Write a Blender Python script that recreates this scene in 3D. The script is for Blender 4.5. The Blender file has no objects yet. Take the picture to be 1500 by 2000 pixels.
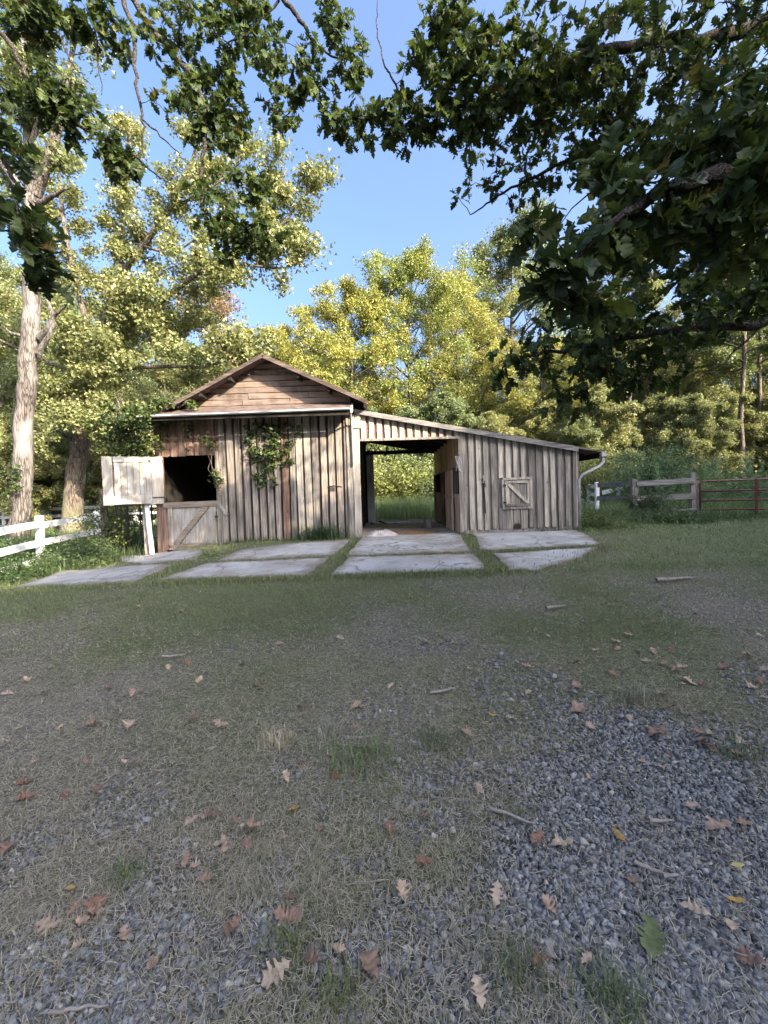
import bpy, math, random
import numpy as np
from mathutils import Vector, Matrix

# ------------------------------------------------------------------ camera, sky, sun, exposure
S = bpy.context.scene
COL = S.collection
ROLL, PITCH, FPX, SHIFT = 0.031, math.radians(1.6), 800.0, -13.0
_f = np.array([0, math.cos(PITCH), -math.sin(PITCH)])
_r0 = np.array([1.0, 0, 0]); _u0 = np.cross(_r0, _f)
CR = _r0 * math.cos(ROLL) - _u0 * math.sin(ROLL)
CU = _r0 * math.sin(ROLL) + _u0 * math.cos(ROLL)
CAM = np.array([0, 0, 1.5])
cd = bpy.data.cameras.new('camera'); cam = bpy.data.objects.new('camera', cd); COL.objects.link(cam)
cd.sensor_fit = 'HORIZONTAL'; cd.sensor_width = 36; cd.lens = FPX / 1500 * 36
cd.shift_y = SHIFT / 1500; cd.clip_start = 0.05; cd.clip_end = 600
M = Matrix.Identity(4)
for i in range(3):
    M[i][0], M[i][1], M[i][2], M[i][3] = CR[i], CU[i], -_f[i], CAM[i]
cam.matrix_world = M
S.camera = cam

SUN_AZ, SUN_EL = math.radians(48), math.radians(27)      # behind the viewer, to the right
SD = Vector((math.sin(SUN_AZ) * math.cos(SUN_EL), -math.cos(SUN_AZ) * math.cos(SUN_EL), math.sin(SUN_EL)))
W = bpy.data.worlds.new('World'); S.world = W; W.use_nodes = True
wn = W.node_tree; bg = wn.nodes['Background']
sky = wn.nodes.new('ShaderNodeTexSky'); sky.sky_type = 'NISHITA'; sky.sun_disc = False
sky.sun_elevation = SUN_EL; sky.sun_rotation = math.atan2(SD.x, SD.y)
sky.air_density = 0.8; sky.dust_density = 10.0; sky.ozone_density = 5.0
wn.links.new(sky.outputs[0], bg.inputs[0]); bg.inputs[1].default_value = 0.15
sl = bpy.data.lights.new('sun', 'SUN'); sl.energy = 3.4; sl.angle = math.radians(0.5); sl.color = (1.0, 0.86, 0.66)
so = bpy.data.objects.new('sun', sl); COL.objects.link(so); so.location = (20, -20, 25)
so.rotation_mode = 'QUATERNION'; so.rotation_quaternion = SD.to_track_quat('Z', 'Y')
S.view_settings.view_transform = 'Standard'; S.view_settings.look = 'None'
S.view_settings.exposure = 2.3; S.view_settings.gamma = 1.0
try: S.view_settings.use_curve_mapping = False
except Exception: pass
S.cycles.max_bounces = 8; S.cycles.transparent_max_bounces = 4
S.cycles.use_denoising = True

RNG = np.random.default_rng(7)
random.seed(7)

def P(px, py, d):
    """A point of the photograph at the depth d (metres along Y) as a world point."""
    v = _f + CR * (px - 750) / FPX + CU * (1000 + SHIFT - py) / FPX
    return CAM + v * d / v[1]

# ------------------------------------------------------------------ noise and terrain
_tab = np.random.default_rng(3).random((256, 256))
def vnoise(x, y):
    x = np.asarray(x, float); y = np.asarray(y, float)
    xi = np.floor(x).astype(int); yi = np.floor(y).astype(int); u = x - xi; v = y - yi
    u = u * u * (3 - 2 * u); v = v * v * (3 - 2 * v)
    a = _tab[xi & 255, yi & 255]; b = _tab[(xi + 1) & 255, yi & 255]
    c = _tab[xi & 255, (yi + 1) & 255]; d = _tab[(xi + 1) & 255, (yi + 1) & 255]
    return a * (1 - u) * (1 - v) + b * u * (1 - v) + c * (1 - u) * v + d * u * v
def fbm(x, y, o=4):
    s = 0; a = 0.5; t = 0
    for k in range(o):
        s = s + a * vnoise(x * 2 ** k + 17 * k, y * 2 ** k + 31 * k); t += a; a *= 0.5
    return s / t
def sst(x, a, b):
    t = np.clip((np.asarray(x, float) - a) / (b - a), 0, 1); return t * t * (3 - 2 * t)
def g(x, y):
    x = np.asarray(x, float); y = np.asarray(y, float)
    yy = np.minimum(y, 9.0) + 0.0
    z = -0.1 + 0.06 * np.maximum(yy, -6)
    z = z - 0.5 * sst(-x, 3.0, 8.0) * sst(y, 3.5, 9.0) * (1 - 0.6 * sst(y, 14, 24))
    z = z - 0.13 * sst(x, 5.5, 9.0) * sst(y, 6, 11) * (1 - sst(y, 16, 24))
    z = z + 0.02 * np.maximum(y - 22, 0)
    return z
def G(px, py):
    """Where the sight line through a pixel of the photograph meets the ground."""
    v = _f + CR * (px - 750) / FPX + CU * (1000 + SHIFT - py) / FPX
    t = 1.0
    for _ in range(60):
        p = CAM + v * t
        t += (p[2] - float(g(p[0], p[1]))) / max(0.02, -v[2] + 0.07)*0.8
    return CAM + v * t
def gravel_mask(x, y):
    n = fbm(x * 1.3 + 5, y * 1.3 + 9, 4)
    a = sst(x - 0.30 * (y - 1.2) + 1.5 * (n - 0.5), 0.02, 0.7) * (1 - sst(y + 2.4 * (n - 0.5) + .9 * sst(x, 1.3, 2.5), 2.1, 3.1))
    b = 0.6 * sst(fbm(x * 3.1 + 40, y * 3.1 + 3, 3), 0.38, 0.64) * (1 - sst(y, 1.7, 2.5))
    c = 0.3 * sst(fbm(x * 1.1 + 80, y * 1.1 + 60, 3), 0.5, 0.65) * (1 - sst(y, 3.2, 4.6)) * sst(x, -1.0, 1.0)
    return np.clip(np.maximum(np.maximum(a, b), c), 0, 1)
def green_mask(x, y):
    n = fbm(x * 0.8 + 11, y * 0.8 + 2, 4)
    near_slab = sst(y + 1.5 * (n - 0.5), 3.6, 5.2)
    return np.clip(0.34 + 1.1 * (n - 0.46) + 0.30 * near_slab, 0.05, 1)

# ------------------------------------------------------------------ mesh helpers
def raw_mesh(name, v, f, tint=None, smooth=False):
    v = np.ascontiguousarray(v, np.float32); f = np.ascontiguousarray(f, np.int32); k = f.shape[1]
    me = bpy.data.meshes.new(name)
    me.vertices.add(len(v)); me.vertices.foreach_set('co', v.ravel())
    me.loops.add(f.size); me.loops.foreach_set('vertex_index', f.ravel())
    me.polygons.add(len(f)); me.polygons.foreach_set('loop_start', np.arange(0, f.size, k, dtype=np.int32))
    if smooth: me.polygons.foreach_set('use_smooth', np.ones(len(f), bool))
    me.update(calc_edges=True)
    if tint is not None:
        a = me.attributes.new('tint', 'FLOAT', 'FACE'); a.data.foreach_set('value', np.ascontiguousarray(tint, np.float32))
    return me
def wloc(o):
    l = Vector((0, 0, 0))
    while o is not None:
        l = l + o.location; o = o.parent
    return l
def link(name, me, mat=None, parent=None, loc=None):
    o = bpy.data.objects.new(name, me); COL.objects.link(o)
    if mat is not None and me is not None and not me.materials: me.materials.append(mat)
    if parent is not None: o.parent = parent
    if loc is not None: o.location = loc
    return o
def tag(o, label=None, cat=None, group=None, kind=None):
    for k, v in (('label', label), ('category', cat), ('group', group), ('kind', kind)):
        if v: o[k] = v
    return o
def thing(name, loc, label, cat, group=None):
    o = bpy.data.objects.new(name, None); o.empty_display_size = 0.2; o.location = Vector([float(c) for c in loc]); COL.objects.link(o)
    return tag(o, label, cat, group)

class MB:
    """Collects pieces in world coordinates, links them as one mesh object."""
    def __init__(s): s.v = []; s.f = []
    def add(s, v, f):
        n = len(s.v); s.v += [tuple(map(float, p)) for p in v]; s.f += [tuple(n + i for i in q) for q in f]; return s
    def box(s, x0, x1, y0, y1, z0, z1):
        return s.add([(x0, y0, z0), (x1, y0, z0), (x1, y1, z0), (x0, y1, z0), (x0, y0, z1), (x1, y0, z1), (x1, y1, z1), (x0, y1, z1)],
                     [(3, 2, 1, 0), (4, 5, 6, 7), (0, 1, 5, 4), (1, 2, 6, 5), (2, 3, 7, 6), (3, 0, 4, 7)])
    def beam(s, a, b, w, t, side=(0, 1, 0)):
        a = np.array(a, float); b = np.array(b, float); d = b - a; d /= np.linalg.norm(d)
        n = np.array(side, float); n = n - d * n.dot(d); n /= np.linalg.norm(n); m = np.cross(n, d)
        pts = [p + m * sx * w / 2 + n * sy * t / 2 for p in (a, b) for sx, sy in ((-1, -1), (1, -1), (1, 1), (-1, 1))]
        return s.add(pts, [(0, 1, 2, 3), (7, 6, 5, 4), (0, 4, 5, 1), (1, 5, 6, 2), (2, 6, 7, 3), (3, 7, 4, 0)])
    def prism(s, poly, y0, y1):
        """poly of (x, z) between two depths."""
        n = len(poly)
        return s.add([(x, y0, z) for x, z in poly] + [(x, y1, z) for x, z in poly],
                     [tuple(range(n)), tuple(range(2 * n - 1, n - 1, -1))] + [(i, i + n, (i + 1) % n + n, (i + 1) % n) for i in range(n)])
    def tube(s, pts, rad, n=6, cap=True):
        v, f = tube_np([np.array(p, float) for p in pts], rad, n)
        b = len(s.v); s.v += [tuple(map(float, p)) for p in v]; s.f += [tuple(int(i) + b for i in q) for q in f]
        if cap:
            s.f.append(tuple(b + i for i in range(n))[::-1]); s.f.append(tuple(b + (len(pts) - 1) * n + i for i in range(n)))
        return s
    def build(s, name, mat, parent=None, origin=None, smooth=False):
        o0 = wloc(parent) if parent is not None else Vector(origin or (0, 0, 0))
        me = bpy.data.meshes.new(name)
        me.from_pydata([(x - o0.x, y - o0.y, z - o0.z) for x, y, z in s.v], [], s.f); me.update()
        if smooth: me.polygons.foreach_set('use_smooth', [True] * len(me.polygons))
        return link(name, me, mat, parent, None if parent is not None else o0)

def tube_np(pts, rad, n=6):
    pts = np.array(pts, float); L = len(pts)
    rad = np.broadcast_to(np.array(rad, float), (L,)) if np.ndim(rad) else np.full(L, float(rad))
    t = np.gradient(pts, axis=0); t /= np.maximum(np.linalg.norm(t, axis=1, keepdims=True), 1e-9)
    ref = np.array([0.31, 0.87, 0.38]); ref = ref / np.linalg.norm(ref)
    a = np.cross(t, ref); a /= np.maximum(np.linalg.norm(a, axis=1, keepdims=True), 1e-6); b = np.cross(t, a)
    an = np.arange(n) * 2 * math.pi / n
    rg = np.ones((L, n))
    if n >= 9:
        sl_ = np.cumsum(np.concatenate([[0], np.linalg.norm(np.diff(pts, axis=0), axis=1)])) / max(rad.max(), .05)
        rg = 1 + .34 * (fbm(np.cos(an)[None, :] * 2.2 + sl_[:, None] * .5 + 9, np.sin(an)[None, :] * 2.2 + sl_[:, None] * .35 + 4, 3) - .5)
    v = pts[:, None, :] + (rad[:, None] * rg)[:, :, None] * (np.cos(an)[None, :, None] * a[:, None, :] + np.sin(an)[None, :, None] * b[:, None, :])
    i = np.arange(L - 1)[:, None] * n; j = np.arange(n)[None, :]
    f = np.stack([i + j, i + (j + 1) % n, i + n + (j + 1) % n, i + n + j], -1).reshape(-1, 4)
    return v.reshape(-1, 3), f
def tubes_mesh(name, polys, n=6):
    V = []; F = []; c = 0
    for pts, rad, k in polys:
        v, f = tube_np(pts, rad, k or n); V.append(v); F.append(f + c); c += len(v)
    return raw_mesh(name, np.concatenate(V), np.concatenate(F), smooth=True)

# alike pieces share these jittered unit boards (length along local Z, 0..1)
def _unit(seed):
    r = np.random.default_rng(seed); zs = np.linspace(0, 1, 5); v = []; f = []
    for k, z in enumerate(zs):
        j = r.normal(0, 0.022, 4); o = r.normal(0, 0.014); dz = r.normal(0, 0.004) if k in (0, 4) else 0
        for q, (sx, sy) in enumerate(((-.5, -.5), (.5, -.5), (.5, .5), (-.5, .5))):
            v.append((sx + o + j[q] * np.sign(sx) , sy + r.normal(0, 0.05), z + dz + (r.normal(0, 0.004) if k in (0, 4) else 0)))
    for k in range(4):
        a = 4 * k
        f += [(a + i, a + (i + 1) % 4, a + 4 + (i + 1) % 4, a + 4 + i) for i in range(4)]
    f += [(3, 2, 1, 0), (16, 17, 18, 19)]
    me = bpy.data.meshes.new('board_shape'); me.from_pydata(v, [], f); me.update(); return me
_UB = {}
def plank(name, mat, parent, a, b, w, t, side=(0, 1, 0)):
    """One board from a to b (world points): w wide, t thick along `side`."""
    k = (mat.name, random.randrange(6))
    if k not in _UB:
        _UB[k] = _unit(k[1] + 50); _UB[k].materials.append(mat)
    a = Vector([float(c) for c in a]); b = Vector([float(c) for c in b]); d = b - a; L = d.length; d = d / L
    n = Vector(side); n = (n - d * n.dot(d)).normalized(); m = n.cross(d)
    o = link(name, _UB[k], None, parent); q = a - (wloc(parent) if parent is not None else Vector((0, 0, 0)))
    R = Matrix((m, n, d)).transposed().to_4x4()
    o.matrix_basis = Matrix.Translation(q) @ R @ Matrix.Diagonal((w, t, L, 1))
    return o

# ------------------------------------------------------------------ materials
class NT:
    def __init__(s, name):
        s.m = bpy.data.materials.new(name); s.m.use_nodes = True; s.t = s.m.node_tree
        s.b = s.t.nodes['Principled BSDF']; s.out = s.t.nodes['Material Output']
    def n(s, typ, props=None, **ins):
        nd = s.t.nodes.new('ShaderNode' + typ)
        for k, v in (props or {}).items(): setattr(nd, k, v)
        for k, v in ins.items(): s.set(nd, k, v)
        return nd
    def set(s, nd, k, v):
        i = nd.inputs[int(k[1:])] if k[0] == '_' and k[1:].isdigit() else nd.inputs[k.replace('_', ' ')]
        if hasattr(v, 'bl_idname') and hasattr(v, 'outputs'): v = v.outputs[0]
        if isinstance(v, bpy.types.NodeSocket): s.t.links.new(v, i)
        else: i.default_value = v
    def ramp(s, fac, stops):
        r = s.n('ValToRGB', Fac=fac); e = r.color_ramp.elements
        while len(e) < len(stops): e.new(0.5)
        for q, (p, c) in zip(e, stops): q.position = p; q.color = (*c, 1) if len(c) == 3 else c
        return r
    def math(s, op, a, b=0.0): return s.n('Math', {'operation': op}, _0=a, _1=b)
    def mix(s, fac, a, b, bt='MIX'):
        nd = s.n('Mix', {'data_type': 'RGBA', 'blend_type': bt}); 
        for k, v in ((0, fac), (6, a), (7, b)):
            if hasattr(v, 'bl_idname') and hasattr(v, 'outputs'): v = v.outputs[0]
            if isinstance(v, bpy.types.NodeSocket): s.t.links.new(v, nd.inputs[k])
            else: nd.inputs[k].default_value = (*v, 1) if k > 0 and len(v) == 3 else v
        return nd.outputs[2]
    def coords(s, scale, rnd=True):
        p = s.n('NewGeometry').outputs['Position']
        if rnd:
            oi = s.n('ObjectInfo'); k = s.math('MULTIPLY', oi.outputs['Random'], 40.0)
            p = s.n('VectorMath', {'operation': 'ADD'}, _0=p, _1=s.n('CombineXYZ', X=k, Y=k, Z=k))
        return s.n('Mapping', Vector=p, Scale=scale)
    def noise(s, vec, scale, detail=4.0, rough=0.55): return s.n('TexNoise', Vector=vec, Scale=scale, Detail=detail, Roughness=rough)
    def bump(s, h, strength=0.4, dist=0.01):
        b = s.n('Bump', Strength=strength, Distance=dist, Height=h); s.set(s.b, 'Normal', b); return b
    def done(s, color=None, rough=0.8, metal=0.0, spec=0.3):
        if color is not None: s.set(s.b, 'Base_Color', color if not isinstance(color, tuple) or len(color) == 4 else (*color, 1))
        s.set(s.b, 'Roughness', rough); s.set(s.b, 'Metallic', metal); s.set(s.b, 'Specular_IOR_Level', spec)
        return s.m

def wood(name, dark, mid, light, axis='Z', stain=None, stain_amt=0.0, vary=0.5):
    t = NT(name); sc = {'Z': (28, 28, 1.6), 'X': (1.6, 28, 28), 'Y': (28, 1.6, 28)}[axis]
    v = t.coords(sc); n1 = t.noise(v, 1.0, 6, 0.65)
    v2 = t.coords(tuple(c * 0.12 if c > 5 else c * 0.8 for c in sc)); n2 = t.noise(v2, 1.0, 4)
    c = t.ramp(n1, [(0.28, dark), (0.5, mid), (0.74, light)])
    b = t.ramp(n2, [(0.3, (0.55, 0.55, 0.55)), (0.62, (1.15, 1.12, 1.06))])
    c = t.mix(0.8, c, b, 'MULTIPLY')
    r = t.n('ObjectInfo').outputs['Random']
    rv = t.ramp(r, [(0.0, (1 - vary * .6,) * 3), (0.5, (1, 0.98, 0.95)), (1.0, (1 + vary * .25, 1 + vary * .2, 1 + vary * .12))])
    c = t.mix(1.0, c, rv, 'MULTIPLY')
    if stain:
        n3 = t.noise(t.coords((5, 5, 2.2), False), 1.0, 5, 0.7)
        k = t.ramp(n3, [(0.5 - stain_amt * .3, (0, 0, 0)), (0.62, (stain_amt,) * 3)])
        c = t.mix(k, c, stain)
    kn = t.n('TexVoronoi', Vector=t.coords((5, 5, 2.6)), Scale=1.0)
    kk = t.ramp(kn.outputs['Distance'], [(0.03, (0.35, 0.3, 0.27)), (0.11, (1, 1, 1))])
    c = t.mix(0.75, c, kk, 'MULTIPLY')
    t.bump(n1, 0.55, 0.004)
    return t.done(c, 0.85, spec=0.2)

MAT = {}
MAT['grey_wood'] = wood('weathered_grey_wood', (0.075, 0.064, 0.056), (0.25, 0.222, 0.197), (0.45, 0.41, 0.37))
MAT['tan_wood'] = wood('pale_tan_wood', (0.20, 0.175, 0.145), (0.44, 0.395, 0.335), (0.60, 0.555, 0.49))
MAT['inner_wood'] = wood('dull_grey_wood', (0.10, 0.09, 0.08), (0.21, 0.192, 0.172), (0.32, 0.295, 0.27))
MAT['brown_wood'] = wood('old_brown_wood', (0.07, 0.045, 0.033), (0.19, 0.13, 0.10), (0.34, 0.27, 0.22), stain=(0.19, 0.10, 0.075), stain_amt=0.4)
MAT['gable_wood'] = wood('old_gable_wood', (0.06, 0.041, 0.033), (0.19, 0.138, 0.11), (0.33, 0.26, 0.22), 'X', stain=(0.28, 0.24, 0.21), stain_amt=0.5)
MAT['fence_wood'] = wood('grey_fence_wood', (0.09, 0.085, 0.085), (0.21, 0.2, 0.195), (0.34, 0.325, 0.32), 'X')
MAT['post_wood'] = wood('grey_post_wood', (0.10, 0.085, 0.075), (0.25, 0.225, 0.2), (0.42, 0.385, 0.35))
MAT['beam_wood'] = wood('brown_rail_wood', (0.10, 0.08, 0.065), (0.25, 0.205, 0.17), (0.38, 0.33, 0.28), 'X')
MAT['ply'] = wood('tan_plywood', (0.48, 0.34, 0.23), (0.63, 0.46, 0.325), (0.70, 0.54, 0.40), vary=0.2)
MAT['rake_wood'] = wood('dark_rake_board', (0.045, 0.032, 0.028), (0.10, 0.076, 0.066), (0.19, 0.15, 0.135), 'X')
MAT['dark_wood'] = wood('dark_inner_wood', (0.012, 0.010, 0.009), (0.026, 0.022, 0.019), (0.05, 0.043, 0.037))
MAT['gap_wood'] = wood('dark_brown_board', (0.03, 0.02, 0.016), (0.075, 0.052, 0.042), (0.13, 0.098, 0.082))
def painted(name, paint, under, amt, axis='Z'):
    t = NT(name); sc = (22, 22, 2.2) if axis == 'Z' else (2.2, 22, 22)
    n = t.noise(t.coords(sc), 1.0, 7, 0.7); n2 = t.noise(t.coords((2.2, 2.2, 2.2)), 1.0, 4)
    k = t.ramp(t.math('ADD', t.math('MULTIPLY', n, 0.7), t.math('MULTIPLY', n2, 0.35)), [(amt, (1, 1, 1)), (amt + 0.09, (0, 0, 0))])
    p = t.mix(0.6, paint, t.ramp(n2, [(0.3, (0.68, 0.67, 0.66)), (0.65, (1, 1, 1))]), 'MULTIPLY')
    c = t.mix(k, p, under); t.bump(n, 0.3, 0.003); return t.done(c, 0.6, spec=0.3)
MAT['white_paint'] = painted('chipped_white_paint', (0.78, 0.78, 0.77), (0.30, 0.27, 0.24), 0.40)
MAT['white_rail'] = painted('chipped_white_rail_paint', (0.78, 0.78, 0.77), (0.30, 0.27, 0.24), 0.37, 'X')
MAT['door_paint'] = painted('worn_white_door_paint', (0.38, 0.36, 0.325), (0.26, 0.215, 0.17), 0.46)
def plain(name, col, rough=0.6, metal=0.0, var=0.35, sc=8.0, col2=None, spec=0.3):
    t = NT(name); n = t.noise(t.coords((1, 1, 1)), sc, 6, 0.6)
    c = t.ramp(n, [(0.3, tuple(q * (1 - var) for q in col)), (0.7, col2 or tuple(min(1, q * (1 + var)) for q in col))])
    t.bump(n, 0.25, 0.004); return t.done(c, rough, metal, spec)
MAT['rust'] = plain('rusted_roof_sheet', (0.13, 0.08, 0.062), 0.8, 0.1, 0.5, 5.0, (0.19, 0.145, 0.13))
MAT['gutter'] = plain('dull_white_gutter_metal', (0.36, 0.35, 0.335), 0.5, 0.0, 0.25, 6.0)
MAT['iron'] = plain('dark_iron', (0.05, 0.045, 0.042), 0.6, 0.3, 0.4, 20)
MAT['red_metal'] = plain('dark_red_painted_metal', (0.125, 0.026, 0.028), 0.45, 0.0, 0.35, 12, spec=0.5)
MAT['found'] = plain('pale_foundation_block', (0.27, 0.235, 0.205), 0.9, 0, 0.4, 6, (0.40, 0.36, 0.33))
MAT['dirt_floor'] = plain('dusty_aisle_floor', (0.26, 0.215, 0.17), 0.95, 0, 0.4, 2.2, (0.40, 0.35, 0.30))
MAT['cloth'] = plain('pale_dusty_cloth', (0.34, 0.29, 0.265), 0.9, 0, 0.4, 7, (0.52, 0.46, 0.42))
MAT['mat'] = plain('dark_rubber', (0.05, 0.042, 0.04), 0.85, 0, 0.4, 9)
MAT['stick'] = plain('bleached_twig', (0.24, 0.205, 0.18), 0.9, 0, 0.4, 30)
def concrete():
    t = NT('worn_concrete'); p = t.coords((1, 1, 1)); a = t.noise(p, 1.3, 6, 0.65); b = t.noise(p, 45, 4, 0.7)
    c = t.ramp(a, [(0.28, (0.18, 0.17, 0.156)), (0.5, (0.33, 0.317, 0.296)), (0.72, (0.42, 0.406, 0.38))])
    c = t.mix(0.6, c, t.ramp(b, [(0.3, (0.7, 0.7, 0.7)), (0.7, (1.1, 1.1, 1.1))]), 'MULTIPLY')
    vo = t.n('TexVoronoi', {'feature': 'DISTANCE_TO_EDGE'}, Vector=t.n('VectorMath', {'operation': 'ADD'}, _0=p, _1=t.n('VectorMath', {'operation': 'SCALE'}, _0=t.noise(p, 2.5).outputs['Color'], Scale=0.6)), Scale=0.8)
    c = t.mix(t.ramp(vo.outputs['Distance'], [(0.0, (0.9,) * 3), (0.022, (0, 0, 0))]), c, (0.10, 0.095, 0.08))
    dn = t.noise(p, 0.9, 5, 0.7)
    c = t.mix(t.ramp(dn, [(0.5, (0, 0, 0)), (0.66, (0.8,) * 3)]), c, (0.22, 0.18, 0.14))
    rim = t.math('ADD', t.n('Attribute', {'attribute_name': 'rim'}).outputs['Fac'], t.math('MULTIPLY', t.math('SUBTRACT', t.noise(p, 3.2, 6, .7), .5), .9))
    c = t.mix(t.ramp(rim, [(0.78, (0, 0, 0)), (1.02, (.85,) * 3)]), c, (0.15, 0.125, 0.095))
    t.bump(b, 0.4, 0.004); return t.done(c, 0.9)
MAT['concrete'] = concrete()
def bark(name, dark, light, scale=(9, 9, 1.6), moss=None):
    t = NT(name); p = t.coords(scale, False); n = t.noise(p, 1.0, 8, 0.7); v = t.n('TexVoronoi', Vector=t.n('VectorMath', {'operation': 'ADD'}, _0=p, _1=t.noise(p, 1.5).outputs['Color']), Scale=1.1)
    cr = t.n('TexVoronoi', {'feature': 'DISTANCE_TO_EDGE'}, Vector=t.n('VectorMath', {'operation': 'ADD'}, _0=p, _1=t.noise(p, 1.5).outputs['Color']), Scale=1.3)
    ck = t.ramp(cr.outputs['Distance'], [(0.0, (0, 0, 0)), (0.16, (1, 1, 1))])
    h = t.math('ADD', t.math('MULTIPLY', n, .8), t.math('MULTIPLY', ck, 0.45))
    c = t.ramp(h, [(0.42, dark), (0.95, light)])
    c = t.mix(1.0, c, t.ramp(t.noise(t.coords((.9, .9, .35), False), 1.0, 5, .7), [(0.35, (.55, .52, .5)), (.6, (1.1, 1.08, 1.05))]), 'MULTIPLY')
    if moss:
        c = t.mix(t.ramp(t.noise(t.coords((1, 1, .5), False), 1.1, 4), [(0.5, (0, 0, 0)), (0.65, (0.7,) * 3)]), c, moss)
    t.bump(h, 0.8, 0.03); return t.done(c, 0.92, spec=0.15)
MAT['bark'] = bark('grey_brown_bark', (0.05, 0.042, 0.036), (0.19, 0.165, 0.145))
MAT['pale_bark'] = bark('pale_peeling_bark', (0.05, 0.043, 0.039), (0.22, 0.20, 0.182), (11, 11, 1.3), (0.26, 0.242, 0.225))
MAT['lit_bark'] = bark('tan_grey_bark', (0.055, 0.044, 0.037), (0.21, 0.178, 0.148), moss=(0.17, 0.165, 0.09))
MAT['twig_bark'] = bark('dark_twig_bark', (0.035, 0.03, 0.026), (0.11, 0.095, 0.082), (40, 40, 20))
def leafmat(name, stops, trans=0.35, rough=0.45, spec=0.35, obj=False):
    t = NT(name)
    fac = t.n('ObjectInfo').outputs['Random'] if obj else t.n('Attribute', {'attribute_name': 'tint'}).outputs['Fac']
    c = t.ramp(fac, stops)
    if not obj: c = t.mix(1.0, c, t.ramp(t.n('ObjectInfo').outputs['Random'], [(0, (.72, .84, .78)), (.5, (1, 1, .95)), (1, (1.16, 1.1, .92))]), 'MULTIPLY')
    if obj:
        n = t.noise(t.coords((1, 1, 1)), 45, 4); c = t.mix(0.75, c, t.ramp(n, [(0.3, (0.55, 0.5, 0.48)), (0.65, (1.1, 1.08, 1.05))]), 'MULTIPLY')
    t.done(c if not isinstance(c, bpy.types.NodeSocket) else c, rough, spec=spec)
    if trans:
        tr = t.n('BsdfTranslucent', Color=t.mix(1.0, c, (1.15, 1.1, 0.7), 'MULTIPLY'))
        mx = t.n('MixShader', Fac=trans, _1=t.b.outputs[0], _2=tr); t.t.links.new(mx.outputs[0], t.out.inputs[0])
    return t.m
MAT['leaf_oak'] = leafmat('sunlit_oak_leaves', [(0, (0.08, 0.105, 0.042)), (0.45, (0.18, 0.205, 0.09)), (0.8, (0.29, 0.295, 0.145)), (1, (0.38, 0.33, 0.19))], 0.34)
MAT['leaf_yellow'] = leafmat('yellowing_leaves', [(0, (0.12, 0.15, 0.045)), (0.45, (0.26, 0.275, 0.085)), (0.8, (0.39, 0.36, 0.11)), (1, (0.47, 0.34, 0.10))], 0.36)
MAT['leaf_rust'] = leafmat('rusty_autumn_leaves', [(0, (0.13, 0.10, 0.045)), (0.5, (0.26, 0.165, 0.075)), (1, (0.34, 0.19, 0.10))])
MAT['leaf_deep'] = leafmat('deep_green_leaves', [(0, (0.045, 0.07, 0.024)), (0.5, (0.10, 0.135, 0.042)), (0.85, (0.165, 0.19, 0.06)), (1, (0.22, 0.21, 0.07))])
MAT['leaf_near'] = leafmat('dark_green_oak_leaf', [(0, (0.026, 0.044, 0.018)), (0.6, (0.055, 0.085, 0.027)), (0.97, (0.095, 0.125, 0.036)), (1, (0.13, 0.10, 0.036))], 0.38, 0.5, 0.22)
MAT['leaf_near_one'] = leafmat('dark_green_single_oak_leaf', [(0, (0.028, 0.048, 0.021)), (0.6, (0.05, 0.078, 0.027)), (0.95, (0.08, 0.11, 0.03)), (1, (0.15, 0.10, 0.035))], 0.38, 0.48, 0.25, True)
MAT['leaf_ivy'] = leafmat('ivy_leaves', [(0, (0.02, 0.038, 0.016)), (0.6, (0.055, 0.085, 0.028)), (1, (0.14, 0.17, 0.05))], 0.2)
MAT['weed'] = leafmat('weed_leaves', [(0, (0.045, 0.07, 0.03)), (0.6, (0.095, 0.135, 0.055)), (1, (0.19, 0.22, 0.10))], 0.3)
MAT['feather'] = leafmat('feathery_weed_fronds', [(0, (0.10, 0.15, 0.08)), (0.6, (0.18, 0.255, 0.13)), (1, (0.28, 0.35, 0.19))], 0.35)
MAT['grass'] = leafmat('short_grass_blades', [(0, (0.48, 0.43, 0.37)), (0.25, (0.30, 0.26, 0.20)), (0.45, (0.17, 0.165, 0.10)), (0.7, (0.12, 0.14, 0.072)), (1, (0.20, 0.26, 0.10))], 0.25, 0.6)
MAT['fallen'] = leafmat('dry_fallen_leaf', [(0, (0.21, 0.125, 0.09)), (0.35, (0.35, 0.235, 0.17)), (0.7, (0.40, 0.295, 0.21)), (1, (0.44, 0.345, 0.25))], 0.12, 0.6, 0.3, True)
MAT['fallen_yellow'] = leafmat('yellow_fallen_leaf', [(0, (0.40, 0.24, 0.06)), (1, (0.46, 0.38, 0.14))], 0.15, 0.55, 0.3, True)
MAT['fallen_green'] = leafmat('green_fallen_leaf', [(0, (0.10, 0.13, 0.045)), (1, (0.13, 0.16, 0.06))], 0.15, 0.5, 0.4, True)
MAT['fallen_red'] = leafmat('red_brown_fallen_leaf', [(0, (0.20, 0.105, 0.07)), (1, (0.31, 0.165, 0.105))], 0.12, 0.55, 0.3, True)
def stone():
    t = NT('blue_grey_gravel'); c = t.ramp(t.n('Attribute', {'attribute_name': 'tint'}).outputs['Fac'],
        [(0, (0.07, 0.069, 0.071)), (0.5, (0.17, 0.167, 0.168)), (0.92, (0.27, 0.265, 0.26)), (1, (0.44, 0.40, 0.35))])
    n = t.noise(t.coords((1, 1, 1), False), 160, 4, 0.7)
    c = t.mix(0.7, c, t.ramp(n, [(0.3, (0.6, 0.6, 0.6)), (0.7, (1.2, 1.2, 1.2))]), 'MULTIPLY')
    t.bump(n, 0.5, 0.002); return t.done(c, 0.8)
MAT['stone'] = stone()
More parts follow.
